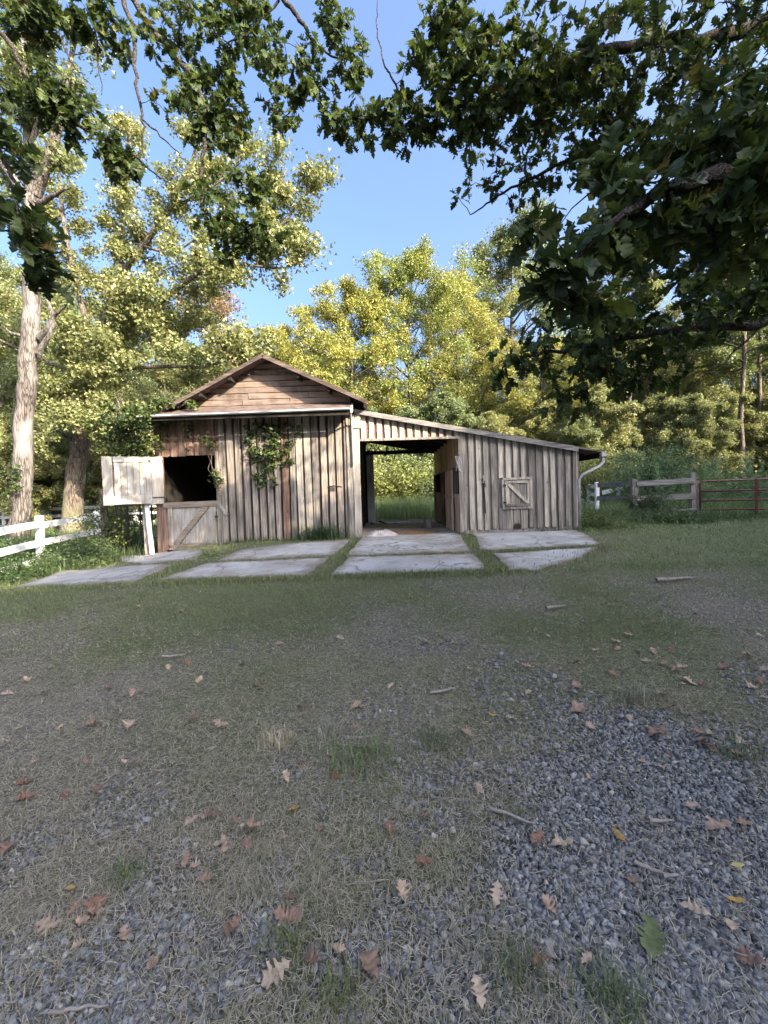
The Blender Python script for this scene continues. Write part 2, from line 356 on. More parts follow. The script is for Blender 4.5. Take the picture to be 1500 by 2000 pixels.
def groundmat():
    t = NT('worn_lawn_soil'); p = t.n('NewGeometry').outputs['Position']
    gr = t.n('Attribute', {'attribute_name': 'green'}).outputs['Fac']; gv = t.n('Attribute', {'attribute_name': 'gravel'}).outputs['Fac']
    a = t.noise(p, 3.0, 6, 0.7); b = t.noise(p, 55, 6, 0.75); f = t.noise(p, 14, 5, 0.7)
    soil = t.ramp(b, [(0.3, (0.045, 0.038, 0.034)), (0.5, (0.135, 0.118, 0.105)), (0.7, (0.32, 0.285, 0.25))])
    grass = t.ramp(b, [(0.3, (0.035, 0.042, 0.02)), (0.5, (0.10, 0.108, 0.055)), (0.72, (0.23, 0.215, 0.14))])
    k = t.math('ADD', gr, t.math('MULTIPLY', t.math('SUBTRACT', f, 0.5), 1.2))
    c = t.mix(t.ramp(k, [(0.25, (0, 0, 0)), (0.6, (1, 1, 1))]), soil, grass)
    st = t.n('TexVoronoi', Vector=p, Scale=55.0); sc = t.ramp(st.outputs['Color'], [(0.1, (0.05, 0.048, 0.047)), (0.9, (0.15, 0.146, 0.143))])
    sc2 = t.mix(0.9, sc, t.ramp(st.outputs['Distance'], [(0.25, (1, 1, 1)), (0.6, (0.3, 0.29, 0.27))]), 'MULTIPLY')
    c = t.mix(t.math('MULTIPLY', gv, 0.9), c, sc2)
    c = t.mix(0.5, c, t.ramp(a, [(0.3, (0.72, 0.7, 0.66)), (0.7, (1.2, 1.18, 1.1))]), 'MULTIPLY')
    t.bump(t.math('ADD', b, t.math('MULTIPLY', st.outputs['Distance'], gv)), 0.7, 0.02); return t.done(c, 0.95, spec=0.15)
MAT['ground'] = groundmat()

# ------------------------------------------------------------------ ground
def make_ground():
    n, k, R = 270, 5.6, 160.0
    t = np.linspace(-1, 1, n); a = R * np.sinh(k * t) / math.sinh(k)
    X, Y = np.meshgrid(a, a + 2.6, indexing='ij')
    Z = g(X, Y) + 0.03 * (fbm(X * 0.9, Y * 0.9, 3) - 0.5) + 0.016 * (fbm(X * 7, Y * 7, 3) - 0.5)
    inb = (X > -5.55) & (X < 4.7) & (Y > 9.9) & (Y < 15.3); Z = np.where(inb, Z - 0.12, Z)
    i, j = np.meshgrid(np.arange(n - 1), np.arange(n - 1), indexing='ij'); q = (i * n + j).ravel()
    f = np.stack([q, q + n, q + n + 1, q + 1], -1)
    me = raw_mesh('ground', np.stack([X, Y, Z], -1).reshape(-1, 3), f, smooth=True)
    for nm, fn in (('green', green_mask), ('gravel', gravel_mask)):
        at = me.attributes.new(nm, 'FLOAT', 'POINT'); at.data.foreach_set('value', np.ascontiguousarray(fn(X, Y), np.float32).ravel())
    tag(link('ground', me, MAT['ground']), kind='structure')
make_ground()

# ------------------------------------------------------------------ concrete apron
SLABS = [[(205, 1098), (240, 1086), (395, 1079), (386, 1097), (280, 1105)], [(428, 1098), (468, 1078), (560, 1066), (690, 1057), (652, 1086)],
         [(678, 1088), (712, 1050), (893, 1044), (917, 1079)], [(940, 1078), (922, 1045), (1122, 1038), (1172, 1066)],
         [(30, 1150), (120, 1118), (255, 1109), (338, 1107), (262, 1140), (140, 1148)], [(308, 1137), (404, 1104), (640, 1094), (600, 1128)],
         [(645, 1128), (682, 1092), (925, 1086), (950, 1117)], [(996, 1118), (962, 1086), (1168, 1073), (1120, 1098), (1050, 1116)]]
pave = thing('concrete_pavement', (0, 8, 0.4), None, None); pave['kind'] = 'structure'
SLABXY = []
for poly in SLABS:
    pts = [G(*q)[:2] for q in poly]; SLABXY.append(np.array(pts))
    ring = []
    for a, b in zip(pts, pts[1:] + pts[:1]):
        m = max(2, int(np.linalg.norm(b - a) / 0.14))
        for q in range(m):
            p = a + (b - a) * q / m; ring.append(p + RNG.normal(0, 0.018, 2))
    c = np.mean(ring, axis=0); n = len(ring); mb = MB(); th = 0.045
    top = [(p[0], p[1], float(g(*p)) + th) for p in ring]; inn = [(c[0] + (p[0] - c[0]) * .985, c[1] + (p[1] - c[1]) * .985) for p in ring]
    V = [(p[0], p[1], float(g(*p)) - 0.06) for p in ring] + [(p[0], p[1], float(g(*p)) + th - 0.012) for p in ring] + [(p[0], p[1], float(g(*p)) + th) for p in inn] + [(c[0], c[1], float(g(*c)) + th)]
    Fs = []
    for i in range(n):
        j = (i + 1) % n
        Fs += [(i, j, n + j, n + i), (n + i, n + j, 2 * n + j, 2 * n + i), (2 * n + i, 2 * n + j, 3 * n)]
    V = V if np.cross(np.append(pts[1] - pts[0], 0), np.append(pts[2] - pts[1], 0))[2] > 0 else V
    mb.add(V, Fs); so_ = mb.build('slab', MAT['concrete'], pave)
    at = so_.data.attributes.new('rim', 'FLOAT', 'POINT'); at.data.foreach_set('value', np.array([1.0] * (3 * n) + [0.0], np.float32))
def in_slab(x, y):
    r = np.zeros(np.shape(x), bool)
    for p in SLABXY:
        ins = np.zeros(np.shape(x), bool); n = len(p)
        for i in range(n):
            x0, y0 = p[i]; x1, y1 = p[(i + 1) % n]
            with np.errstate(divide='ignore', invalid='ignore'):
                ins ^= ((y0 > y) != (y1 > y)) & (x < (x1 - x0) * (y - y0) / (y1 - y0 + 1e-12) + x0)
        r |= ins
    return r

# ------------------------------------------------------------------ barn
YF, YB = 10.0, 15.2
barn = thing('barn', (-0.4, 12.5, 0.42), 'weathered board-and-batten barn with a gabled loft, open aisle and lean-to stall', 'barn')
def roof_z(x): return 3.55 - 0.198 * (x + 0.67)
R = lambda s=0.006: random.gauss(0, s)
# main front wall, right of the stall door: inner boards, proud outer boards with gaps between
x = -3.97
while x < -0.86:
    p = 0.19 + R(0.008)
    plank('wall_board', MAT['gap_wood'], barn, (x + p / 2, YF + 0.012, 0.44), (x + p / 2, YF + 0.012, 3.5), p - 0.004, 0.022)
    bm_ = MAT[random.choices(('grey_wood', 'tan_wood', 'brown_wood'), (8, 2, 1.2))[0]]
    plank('batten', bm_, barn, (x + p / 2 + R(.009), YF - 0.022 + R(.004), 0.44 + R(0.018)), (x + p / 2 + R(.009), YF - 0.022, 3.49), p - 0.052 + R(0.014), 0.042)
    x += p
# boards above the stall opening
x = -5.54
while x < -4.03:
    p = 0.185 + R(0.01)
    plank('wall_board', MAT['brown_wood'], barn, (x + p / 2, YF + 0.012, 2.58), (x + p / 2, YF + 0.012, 3.5), p - 0.004, 0.022)
    plank('batten', MAT['brown_wood'], barn, (x + p / 2 + R(), YF - 0.014, 2.57 + R(0.008)), (x + p / 2 + R(), YF - 0.014, 3.49), p - 0.06, 0.026)
    x += p
for xx, w in ((-5.49, 0.12), (-5.38, 0.09)):
    plank('wall_board', MAT['brown_wood'], barn, (xx, YF, 0.22), (xx, YF, 2.56), w, 0.04)
plank('door_post', MAT['grey_wood'], barn, (-4.00, YF - 0.02, 0.3), (-4.00, YF - 0.02, 2.62), 0.11, 0.06)
plank('turn_latch', MAT['grey_wood'], barn, (-4.0, YF - 0.06, 1.38), (-3.8, YF - 0.07, 1.10), 0.07, 0.03)
plank('corner_post', MAT['grey_wood'], barn, (-0.79, YF - 0.03, 0.42), (-0.79, YF - 0.03, 3.46), 0.13, 0.09)
plank('corner_post', MAT['tan_wood'], barn, (-0.635, YF - 0.035, 0.42), (-0.635, YF - 0.035, 3.42), 0.17, 0.10)
MB().box(-0.72, -0.50, YF - 0.11, YF - 0.088, 3.10, 3.43).build('corner_block', MAT['tan_wood'], barn)
MB().box(-3.98, -0.62, YF + 0.02, YF + 0.2, 0.28, 0.455).build('foundation', MAT['found'], barn)
# hook and rusty wire on the wall
MB().tube([(-1.35, YF - .05, 1.72), (-1.15, YF - .06, 1.74), (-1.0, YF - .05, 1.70)], .012, 5).box(-1.3, -1.18, YF - .05, YF - .033, 1.6, 1.7).build('iron_latch', MAT['iron'], barn)
# dark hull of the main body
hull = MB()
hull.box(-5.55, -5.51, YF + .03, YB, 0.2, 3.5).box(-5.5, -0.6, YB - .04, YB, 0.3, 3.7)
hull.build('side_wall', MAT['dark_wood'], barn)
MB().box(-5.5, -0.7, YF + .06, YB, 0.30, 0.40).build('stall_floor', MAT['mat'], barn)
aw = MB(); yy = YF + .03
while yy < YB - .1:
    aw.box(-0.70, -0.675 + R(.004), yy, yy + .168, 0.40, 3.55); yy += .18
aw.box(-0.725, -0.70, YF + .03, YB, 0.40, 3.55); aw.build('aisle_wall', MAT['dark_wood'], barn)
# gable: horizontal siding between the rakes
ZG, RX, RZ, SLL, SLR = 3.60, -2.71, 4.80, 0.500, 0.475
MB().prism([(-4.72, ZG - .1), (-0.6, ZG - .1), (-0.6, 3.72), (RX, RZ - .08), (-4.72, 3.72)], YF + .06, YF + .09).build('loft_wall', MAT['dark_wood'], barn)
z = ZG; row = 0
while z < RZ - 0.12:
    h = 0.148 + R(0.008)
    xl = RX - (RZ - z - .03) / SLL; xr = RX + (RZ - z - .03) / SLR; xl = max(xl, -4.6); xr = min(xr, -0.72)
    cuts = [xl] + {1: [-3.35, -2.2], 2: [-3.2, -1.75], 3: [-2.4]}.get(row, []) + [xr]
    for a, b in zip(cuts, cuts[1:]):
        plank('gable_board', MAT['gable_wood'], barn, (a + .004, YF - .012 + R(.004), z + h / 2), (b - .004, YF - .012 + R(.004), z + h / 2 + R(.008)), h - .017, 0.026, (0, 1, .2))
    z += h; row += 1
MB().box(-0.86, -0.74, YF - .06, YF - .03, 3.80, 3.96).build('gable_block', MAT['gable_wood'], barn)
# main roof
def roofslab(x0, z0, x1, z1, y0, y1, th, name, mat, ribs=0.0):
    mb = MB(); mb.prism([(x0, z0), (x1, z1), (x1, z1 + th), (x0, z0 + th)], y0, y1)
    return mb.build(name, mat, barn)
roofslab(-5.0, RZ - (RX + 5.0) * SLL, RX, RZ, YF - 0.42, YB + .25, .035, 'roof_sheet', MAT['rust'])
roofslab(RX, RZ + .001, -0.34, RZ - (-0.34 - RX) * SLR, YF - 0.42, YB + .25, .035, 'roof_sheet', MAT['rust'])
zl = RZ - (RX + 5.0) * SLL; zr = RZ - (-0.34 - RX) * SLR
plank('rake_board', MAT['rake_wood'], barn, (-4.99, YF - .435, zl - .02), (RX - .02, YF - .435, RZ - .03), 0.085, 0.028)
plank('rake_board', MAT['rake_wood'], barn, (RX + .02, YF - .437, RZ - .03), (-0.35, YF - .437, zr - .02), 0.085, 0.028)
for xs in (-4.2, -3.5, -1.9, -1.2):
    zz = RZ - abs(xs - RX) * (SLL if xs < RX else SLR) - .06
    MB().box(xs - .03, xs + .03, YF - .40, YF + .3, zz - .09, zz).build('lookout', MAT['dark_wood'], barn)
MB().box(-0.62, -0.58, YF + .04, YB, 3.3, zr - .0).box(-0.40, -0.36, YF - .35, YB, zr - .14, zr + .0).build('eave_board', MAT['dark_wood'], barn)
# low roof along the front and over the left end
MB().add([(-6.0, 9.42, 3.44), (-0.69, 9.42, 3.47), (-0.69, 9.98, 3.71), (-6.0, 9.98, 3.69), (-6.0, 9.42, 3.465), (-0.69, 9.42, 3.495), (-0.69, 9.98, 3.735), (-6.0, 9.98, 3.715)],
         [(3, 2, 1, 0), (4, 5, 6, 7), (0, 1, 5, 4), (1, 2, 6, 5), (2, 3, 7, 6), (3, 0, 4, 7)]).build('pent_roof', MAT['rust'], barn)
MB().prism([(-6.0, 3.45), (-4.6, 3.75), (-4.6, 3.79), (-6.0, 3.49)], 9.99, YB + .2).build('shed_roof', MAT['rust'], barn)
gt = MB()
prof = [(a * .7, b * .52) for a, b in [(0, 0), (-.02, -.075), (-.075, -.10), (-.115, -.06), (-.12, .01), (-.105, .01), (-.10, -.05), (-.07, -.082), (-.03, -.065), (-.012, 0)]]
n = len(prof)
gt.add([(-6.0, 9.40 + a, 3.44 + b) for a, b in prof] + [(-0.71, 9.40 + a, 3.475 + b) for a, b in prof], [(i, (i + 1) % n, n + (i + 1) % n, n + i) for i in range(n)] + [tuple(range(n))[::-1], tuple(range(n, 2 * n))])
gt.build('gutter', MAT['gutter'], barn)
MB().box(-5.9, -0.72, 9.405, 9.43, 3.33, 3.43).build('fascia', MAT['dark_wood'], barn)
MB().add([(-0.70, 9.38, 3.36), (-0.66, 9.38, 3.36), (-0.66, 9.38, 3.50), (-0.70, 9.38, 3.50), (-0.70, 9.98, 3.55), (-0.66, 9.98, 3.55), (-0.66, 9.98, 3.73), (-0.70, 9.98, 3.73)],
         [(0, 1, 2, 3), (7, 6, 5, 4), (0, 4, 5, 1), (1, 5, 6, 2), (2, 6, 7, 3), (3, 7, 4, 0)]).build('pent_end', MAT['gutter'], barn)
MB().tube([(-0.70, 9.42, 3.38), (-0.72, 9.75, 3.30), (-0.72, 9.88, 3.2), (-0.72, 9.89, 2.2)], .022, 7).build('downpipe', MAT['gutter'], barn, smooth=True)
# lower stall door
ld = MB().box(-5.33, -4.08, YF + .0, YF + .02, 0.29, 1.45).build('stall_door', MAT['ply'], barn)
for k in range(15):
    xx = -5.10 + k * 0.066
    plank('plank', MAT['door_paint'], ld, (xx, YF - .012, 0.44), (xx, YF - .012, 1.32), 0.062, 0.02)
plank('top_rail', MAT['beam_wood'], ld, (-5.36, YF - .045, 1.385), (-4.07, YF - .045, 1.395), 0.135, 0.035)
plank('bottom_rail', MAT['beam_wood'], ld, (-5.18, YF - .045, 0.35), (-4.09, YF - .045, 0.36), 0.13, 0.035)
plank('stile', MAT['brown_wood'], ld, (-5.30, YF - .03, 0.3), (-5.30, YF - .03, 1.33), 0.07, 0.03)
plank('stile', MAT['grey_wood'], ld, (-5.20, YF - .032, 0.38), (-5.20, YF - .032, 1.32), 0.12, 0.03)
plank('stile', MAT['tan_wood'], ld, (-4.15, YF - .032, 0.42), (-4.15, YF - .032, 1.32), 0.13, 0.03)
plank('brace', MAT['beam_wood'], ld, (-5.10, YF - .052, 0.43), (-4.32, YF - .052, 1.33), 0.135, 0.03)
MB().tube([(-4.06, YF - .07, 1.2), (-4.07, YF - .09, 1.0), (-4.05, YF - .07, .95)], .012, 5).box(-4.11, -4.05, YF - .075, YF - .045, 1.05, 1.1).build('latch', MAT['iron'], ld)
# upper stall door, swung open towards the viewer
H0 = np.array([-5.34, YF - .03, 0]); dv = np.array([-0.93, -0.42, 0]); dv /= np.linalg.norm(dv); nv = np.array([dv[1], -dv[0], 0]); nv = nv if nv[1] < 0 else -nv
DW, Z0, Z1 = 1.24, 1.43, 2.56
def D(u, z, off=0.0): return H0 + dv * u + nv * off + np.array([0, 0, z])
ud = MB().beam(D(0, (Z0 + Z1) / 2), D(DW, (Z0 + Z1) / 2), Z1 - Z0, .03, nv).build('upper_door', MAT['gap_wood'], barn)
plank('stile', MAT['tan_wood'], ud, D(.12, Z0, .034), D(.12, Z1, .034), .24, .045, nv)
plank('stile', MAT['door_paint'], ud, D(DW - .11, Z0, .034), D(DW - .11, Z1, .034), .20, .045, nv)
plank('rail', MAT['door_paint'], ud, D(.25, Z1 - .06, .034), D(DW - .23, Z1 - .06, .034), .12, .042, nv)
plank('rail', MAT['door_paint'], ud, D(.25, Z0 + .11, .034), D(DW - .23, Z0 + .11, .034), .20, .042, nv)
for k in range(6): plank('plank', MAT['door_paint'], ud, D(.30 + k * .128, Z0 + .2, .02), D(.30 + k * .128, Z1 - .12, .02), .118, .016, nv)
for zz in (Z0 + .15, Z1 - .1):
    hb = MB().beam(D(-.02, zz, .052), D(.3, zz, .052), .035, .008, nv).build('strap_hinge', MAT['iron'], ud)
# lean-to front wall
x = 1.90
while x < 4.62:
    p = 0.178 + R(0.005); zt = roof_z(x + p) - .06
    plank('wall_board', MAT['inner_wood'], barn, (x + p / 2, YF + .008, .55), (x + p / 2, YF + .008, zt), p - .004, .022)
    hole = 3.13 < x + p / 2 < 3.34
    inhatch = 2.88 < x + p / 2 < 3.6
    if not inhatch:
        plank('batten', MAT[random.choices(('tan_wood', 'grey_wood'), (6, 1.5))[0]], barn, (x + p / 2 - .02 + R(.005), YF - .02, .55 + R(.012)), (x + p / 2 - .02 + R(.007), YF - .02, zt), .105 + R(.010), .03)
    else:
        plank('batten', MAT['tan_wood'], barn, (x + p / 2 - .02, YF - .02, 1.80), (x + p / 2 - .02, YF - .02, zt), .105 + R(.008), .03)
        plank('batten', MAT['grey_wood'], barn, (x + p / 2 - .01, YF - .016, .70 if hole else .55), (x + p / 2 - .01, YF - .016, 1.05), .165, .02)
    x += p
plank('corner_post', MAT['grey_wood'], barn, (1.89, YF - .02, .50), (1.89, YF - .02, 2.95), .09, .07)
plank('corner_post', MAT['inner_wood'], barn, (4.65, YF - .02, .50), (4.65, YF - .02, 2.46), .08, .06)
MB().box(1.87, 4.66, YF - .005, YF + .2, .36, .55).build('foundation', MAT['found'], barn)
MB().box(3.15, 3.33, YF - .035, YF - .006, .56, .655).build('hole_shade', MAT['dark_wood'], barn)  # dark block stands in for the shade inside a small hole
# hatch
ha = MB().box(2.93, 3.55, YF - .03, YF - .012, 1.07, 1.77).build('hatch', MAT['tan_wood'], barn)
for a, b, w, m in (((2.90, 1.77), (3.60, 1.78), .055, 'tan_wood'), ((2.88, 1.06), (3.62, 1.065), .055, 'grey_wood'), ((2.90, 1.09), (2.90, 1.75), .05, 'tan_wood'), ((3.58, 1.09), (3.58, 1.75), .05, 'tan_wood')):
    plank('frame_board', MAT[m], ha, (a[0], YF - .045, a[1]), (b[0], YF - .045, b[1]), w, .03)
for xx in (3.01, 3.12, 3.24, 3.36, 3.47):
    plank('plank', MAT['tan_wood' if int(xx * 100) % 2 else 'grey_wood'], ha, (xx, YF - .036, 1.12), (xx, YF - .036, 1.72), .095, .012)
plank('rail', MAT['tan_wood'], ha, (2.95, YF - .055, 1.69), (3.54, YF - .055, 1.695), .06, .028)
plank('rail', MAT['grey_wood'], ha, (2.95, YF - .055, 1.14), (3.54, YF - .055, 1.135), .06, .028)
plank('stile', MAT['tan_wood'], ha, (2.98, YF - .056, 1.16), (2.98, YF - .056, 1.67), .05, .028)
plank('stile', MAT['tan_wood'], ha, (3.51, YF - .056, 1.16), (3.51, YF - .056, 1.67), .05, .028)
plank('brace', MAT['tan_wood'], ha, (3.03, YF - .06, 1.64), (3.47, YF - .06, 1.19), .07, .03)
for zz in (1.2, 1.62): MB().box(2.90, 2.97, YF - .085, YF - .07, zz - .02, zz + .02).build('hinge', MAT['iron'], ha)
# header over the aisle
x = -0.53
while x < 1.80:
    p = 0.185 + R(.008); zt = roof_z(x + p) - .06
    plank('header_board', MAT['brown_wood'], barn, (x + p / 2, YF + .008, 2.83), (x + p / 2, YF + .008, zt), p - .004, .022)
    plank('batten', MAT['tan_wood'], barn, (x + p / 2, YF - .02, 2.84), (x + p / 2, YF - .02, zt), .115 + R(.008), .03)
    x += p
plank('header_trim', MAT['grey_wood'], barn, (-0.54, YF - .03, 2.82), (1.88, YF - .03, 2.81), .055, .05)
# lean-to roof
def rz3(x): return roof_z(x)
roofslab(-0.66, roof_z(-0.66) - .035, 5.28, roof_z(5.28) - .035, YF - .13, YB + .3, .035, 'lean_roof', MAT['rust'])
plank('fascia', MAT['fence_wood'], barn, (-0.66, YF - .145, roof_z(-.66) - .055), (4.68, YF - .145, roof_z(4.68) - .055), .115, .028)
for k in range(7):
    yy = YF + .5 + k * .75
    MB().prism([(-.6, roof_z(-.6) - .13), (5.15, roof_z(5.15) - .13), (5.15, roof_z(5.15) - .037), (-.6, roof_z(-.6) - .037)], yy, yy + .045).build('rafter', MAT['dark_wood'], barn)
MB().box(5.285, 5.31, YF + .05, YB + .2, roof_z(5.28) - .16, roof_z(5.28) - .02).build('eave_board', MAT['dark_wood'], barn)
MB().box(5.315, 5.43, YF - .05, YB + .2, roof_z(5.28) - .13, roof_z(5.28) - .01).build('side_gutter', MAT['gutter'], barn)
MB().tube([(5.37, YF + .02, 2.24), (5.37, YF + .0, 2.12), (5.28, YF - .02, 2.02), (4.85, YF - .03, 1.82), (4.76, YF - .03, 1.70), (4.755, YF - .03, .52)], .035, 8).build('downspout', MAT['gutter'], barn, smooth=True)
# lean-to hull
MB().box(4.66, 4.70, YF + .02, YB, .35, 2.45).build('side_wall', MAT['inner_wood'], barn)
MB().prism([(1.95, .35), (4.66, .35), (4.66, 2.4), (1.95, 2.95)], YB - .04, YB).build('back_wall', MAT['dark_wood'], barn)
# stall front along the aisle
MB().box(1.90, 1.94, YF + .03, YB, 2.16, 2.98).build('stall_panel', MAT['ply'], barn)
MB().box(1.87, 1.898, YF + .03, YB - .02, 2.12, 2.17).build('stall_rail', MAT['ply'], barn)
hd = MB().box(1.87, 1.91, YF + .06, YF + .80, .46, 1.44).build('half_door', MAT['ply'], barn)
MB().box(1.85, 1.868, YF + .06, YF + .80, 1.36, 1.44).build('rail', MAT['ply'], hd)
sd = MB().box(1.80, 1.84, YF + .85, YF + 2.0, .47, 2.08).build('sliding_door', MAT['ply'], barn)
MB().box(1.785, 1.798, YF + .85, YF + 2.0, 1.30, 1.42).box(1.785, 1.798, YF + .85, YF + .97, .47, 2.08).build('rail', MAT['ply'], sd)
for yy in (YF + .82, YF + 3.3, YB - .1):
    MB().box(1.86, 1.96, yy - .05, yy + .05, .42, 2.15).build('stall_post', MAT['brown_wood'], barn)
MB().box(1.90, 1.93, YF + 3.4, YB - .1, .46, 1.5).build('half_door', MAT['brown_wood'], barn)
MB().box(-0.68, 1.86, YF - .25, YB + .1, .30, .455).build('aisle_floor', MAT['dirt_floor'], barn)
MB().box(-0.60, -0.34, YB - .02, YB + .03, .46, 2.95).build('rear_door', MAT['white_paint'], barn)
MB().box(-0.60, 1.95, YB, YB + .09, 2.96, 3.10).build('rear_header', MAT['dark_wood'], barn)
cb = MB()
for k in range(14):
    a = P(705 + k * 6 + R(4), 872 + R(6) + k * .5, 15.0); cb.tube([a, a + np.array([R(.1), 0, -.12 - abs(R(.1))])], .02, 4)
cb.build('hanging_debris', MAT['dark_wood'], barn)

# things in and on the barn
hb = thing('hanging_halter', (1.85, 10.02, 2.2), 'bundle of grey straps hanging beside the half door at the aisle', 'halter')
mb = MB(); mb.tube([(1.83, 10.0, 2.72), (1.835, 9.99, 2.42), (1.83, 9.985, 2.32)], .008, 5)
mb.build('strap', MAT['iron'], hb)
mb = MB()
for k in range(9): mb.tube([(1.82 + R(.03), 9.96 + R(.02), 2.36), (1.82 + R(.04), 9.95 + R(.02), 2.18), (1.82 + R(.05), 9.96 + R(.02), 2.04 + R(.05))], .014, 5)
mb.build('webbing', MAT['cloth'], hb)
st = thing('stall_hook_strap', (2.45, 9.93, 1.4), 'dark leather strap hanging from a pale hook on the lean-to boards', 'strap')
MB().tube([(2.44, YF - .05, 1.72), (2.445, YF - .055, 1.4), (2.46, YF - .05, .96)], .016, 5).build('strap', MAT['iron'], st)
mb = MB()
for k in range(7): mb.tube([(2.43 + R(.03), YF - .05, 1.84 + R(.02)), (2.42 + R(.05), YF - .07, 1.72 + R(.05))], .013, 5)
mb.build('hook', MAT['tan_wood'], st)
def heap(name, cx, cy, rx, ry, h, z0, mat, seed):
    r = np.random.default_rng(seed); n = 26
    u = np.linspace(-1.1, 1.1, n); X, Y = np.meshgrid(u, u, indexing='ij')
    rr = np.sqrt(X ** 2 + Y ** 2); H = np.clip(1 - rr, 0, 1) ** 0.7 * (0.35 + 1.1 * fbm(X * 2.2 + seed, Y * 2.2 + 4, 4)) * h
    H = np.where(rr > 1.04, -.01, H)
    q = (np.arange(n - 1)[:, None] * n + np.arange(n - 1)[None, :]).ravel()
    v = np.stack([X * rx * (1 + .25 * (fbm(X + seed, Y, 2) - .5)), Y * ry, H], -1).reshape(-1, 3)
    return link(name, raw_mesh(name, v, np.stack([q, q + n, q + n + 1, q + 1], -1), smooth=True), mat, None, (cx, cy, z0))
tag(heap('feed_sack', -0.08, 10.0,   .46, .24, .2, .452, MAT['cloth'], 5), 'crumpled pale feed sack lying on the aisle floor by the corner post', 'sack')
tag(heap('rubber_mat', 1.30, 9.98, .5, .17, .03, .452, MAT['mat'], 9), 'dark rubber mat lying flat at the mouth of the aisle', 'mat')
tag(heap('straw_litter', .75, 10.9, .75, .6, .06, .45, plain('brown_straw', (.17, .10, .055), .95, 0, .5, 14), 12), 'brown straw swept over the aisle floor', 'straw')
lg = MB(); c = P(835, 1026, 12.2); lg.tube([(c[0], c[1], .45), (c[0] + .01, c[1], .58), (c[0], c[1], .72)], [.13, .115, .125], 12)
tag(lg.build('log_stump', MAT['post_wood'], None, (float(c[0]), float(c[1]), .45)), 'short log stump standing upright on the aisle floor', 'stump')
dk = MB(); c = P(748, 1026, 14.3)
for k in range(6): dk.tube([c + np.array([R(.25), R(.1), -.05 + abs(R(.05))]), c + np.array([.2 + R(.35), R(.1), abs(R(.08))])], .03, 5)
tag(dk.build('scrap_wood_pile', MAT['dark_wood'], None, tuple(map(float, c))), 'dark scrap wood lying across the far end of the aisle', 'wood pile')

# ------------------------------------------------------------------ fences and gate
def fence(name, pts, rails, label, cat, ph, pw, rh, mat_p, mat_r, group=None, skip=()):
    f0 = thing(name, (*pts[0][:2], pts[0][2]), label, cat, group)
    for i, p in enumerate(pts):
        h = ph[i] if isinstance(ph, (list, tuple)) else ph
        plank('post', mat_p, f0, (p[0], p[1], p[2] - .1), (p[0] + R(.015), p[1], p[2] + h), pw, pw)
    for i, (a, b) in enumerate(zip(pts, pts[1:])):
        d = np.array(b[:2]) - np.array(a[:2]); s = np.array([d[1], -d[0], 0]); s /= np.linalg.norm(s)
        for k, z in enumerate(rails):
            if (i, k) in skip: continue
            plank('rail', mat_r, f0, np.array([a[0], a[1], a[2] + z + R(.012)]) + s * (pw / 2 + .018), np.array([b[0], b[1], b[2] + z + R(.012)]) + s * (pw / 2 + .018), rh, .035, s)
    return f0
fence('white_fence', [(-8.1, 7.6, -.12), (-8.7, 10.3, -.02), (-9.1, 13.0, .05)], [.14, .57, 1.03],
      'white three-rail paddock fence beside the green weeds left of the barn', 'fence', [1.18, 1.24, 1.2], .13, .16, MAT['white_paint'], MAT['white_rail'])
bf = [(-30.0, 21.6, .1), (-26.5, 21.4, .1), (-23.0, 21.2, .12), (-19.5, 21.0, .14), (-16, 20.8, .15), (-12.5, 20.6, .15), (-9, 20.4, .15), (-5.9, 20.2, .15)]
fence('white_fence', bf, [.30, .75, 1.12], 'white fence running behind the two big tree trunks', 'fence', 1.22, .13, .15, MAT['white_paint'], MAT['white_rail'])
gp = [P(1353, 1012, 14.6), P(1240, 1010, 14.6), P(1166, 995, 17.2)]
ff = thing('rail_fence', gp[0], 'weathered grey rail fence between the barn lean-to and the red gate', 'fence')
plank('post', MAT['post_wood'], ff, (gp[0][0], 14.6, .15), (gp[0][0] - .01, 14.6, 1.93), .17, .17)
plank('post', MAT['post_wood'], ff, (gp[0][0] + .17, 14.6, .2), (gp[0][0] + .16, 14.6, 1.62), .07, .07)
plank('post', MAT['post_wood'], ff, (gp[1][0], 14.6, .2), (gp[1][0] - .02, 14.6, 1.76), .19, .19)
plank('post', MAT['white_paint'], ff, (gp[2][0], 17.2, .2), (gp[2][0], 17.2, 1.72), .12, .12)
for z, e in ((1.60, .0), (1.06, .02), (.52, .03)):
    plank('rail', MAT['fence_wood'], ff, (gp[1][0], 14.49, z - .02), (gp[0][0], 14.49, z + .03), .19, .045)
    plank('rail', MAT['fence_wood'], ff, (gp[1][0] - .02, 14.52, z), (gp[2][0], 17.1, z - .02), .18, .045, (1, 0, 0))
w2 = [(8.75, 17.5, .35), (8.9, 20.2, .4), (10.4, 20.6, .4)]
w2 = [(P(1166, 990, 18.0)[0], 18.0, .35), (P(1149, 990, 20.2)[0], 20.2, .42), (P(1128, 980, 22.5)[0], 22.5, .5)]
fence('white_fence', w2, [.35, .78, 1.15], 'white board fence behind the weathered grey rails', 'fence', 1.25, .13, .17, MAT['white_paint'], MAT['white_rail'])
bb = thing('fallen_rail', P(1195, 965, 19), 'loose white board slanting behind the weathered grey rails', 'board')
plank('board', MAT['white_rail'], bb, P(1176, 962, 19), P(1217, 955, 19), .2, .04); plank('batten', MAT['white_rail'], bb, P(1208, 985, 19.1), P(1208, 940, 19.1), .17, .05)
gx0, gx1 = 11.2, 15.4
gate = thing('farm_gate', (gx0, 14.5, .25), 'dark red tubular metal farm gate at the edge of the lawn', 'gate')
gy = lambda x: 14.5 - (x - gx0) * .16
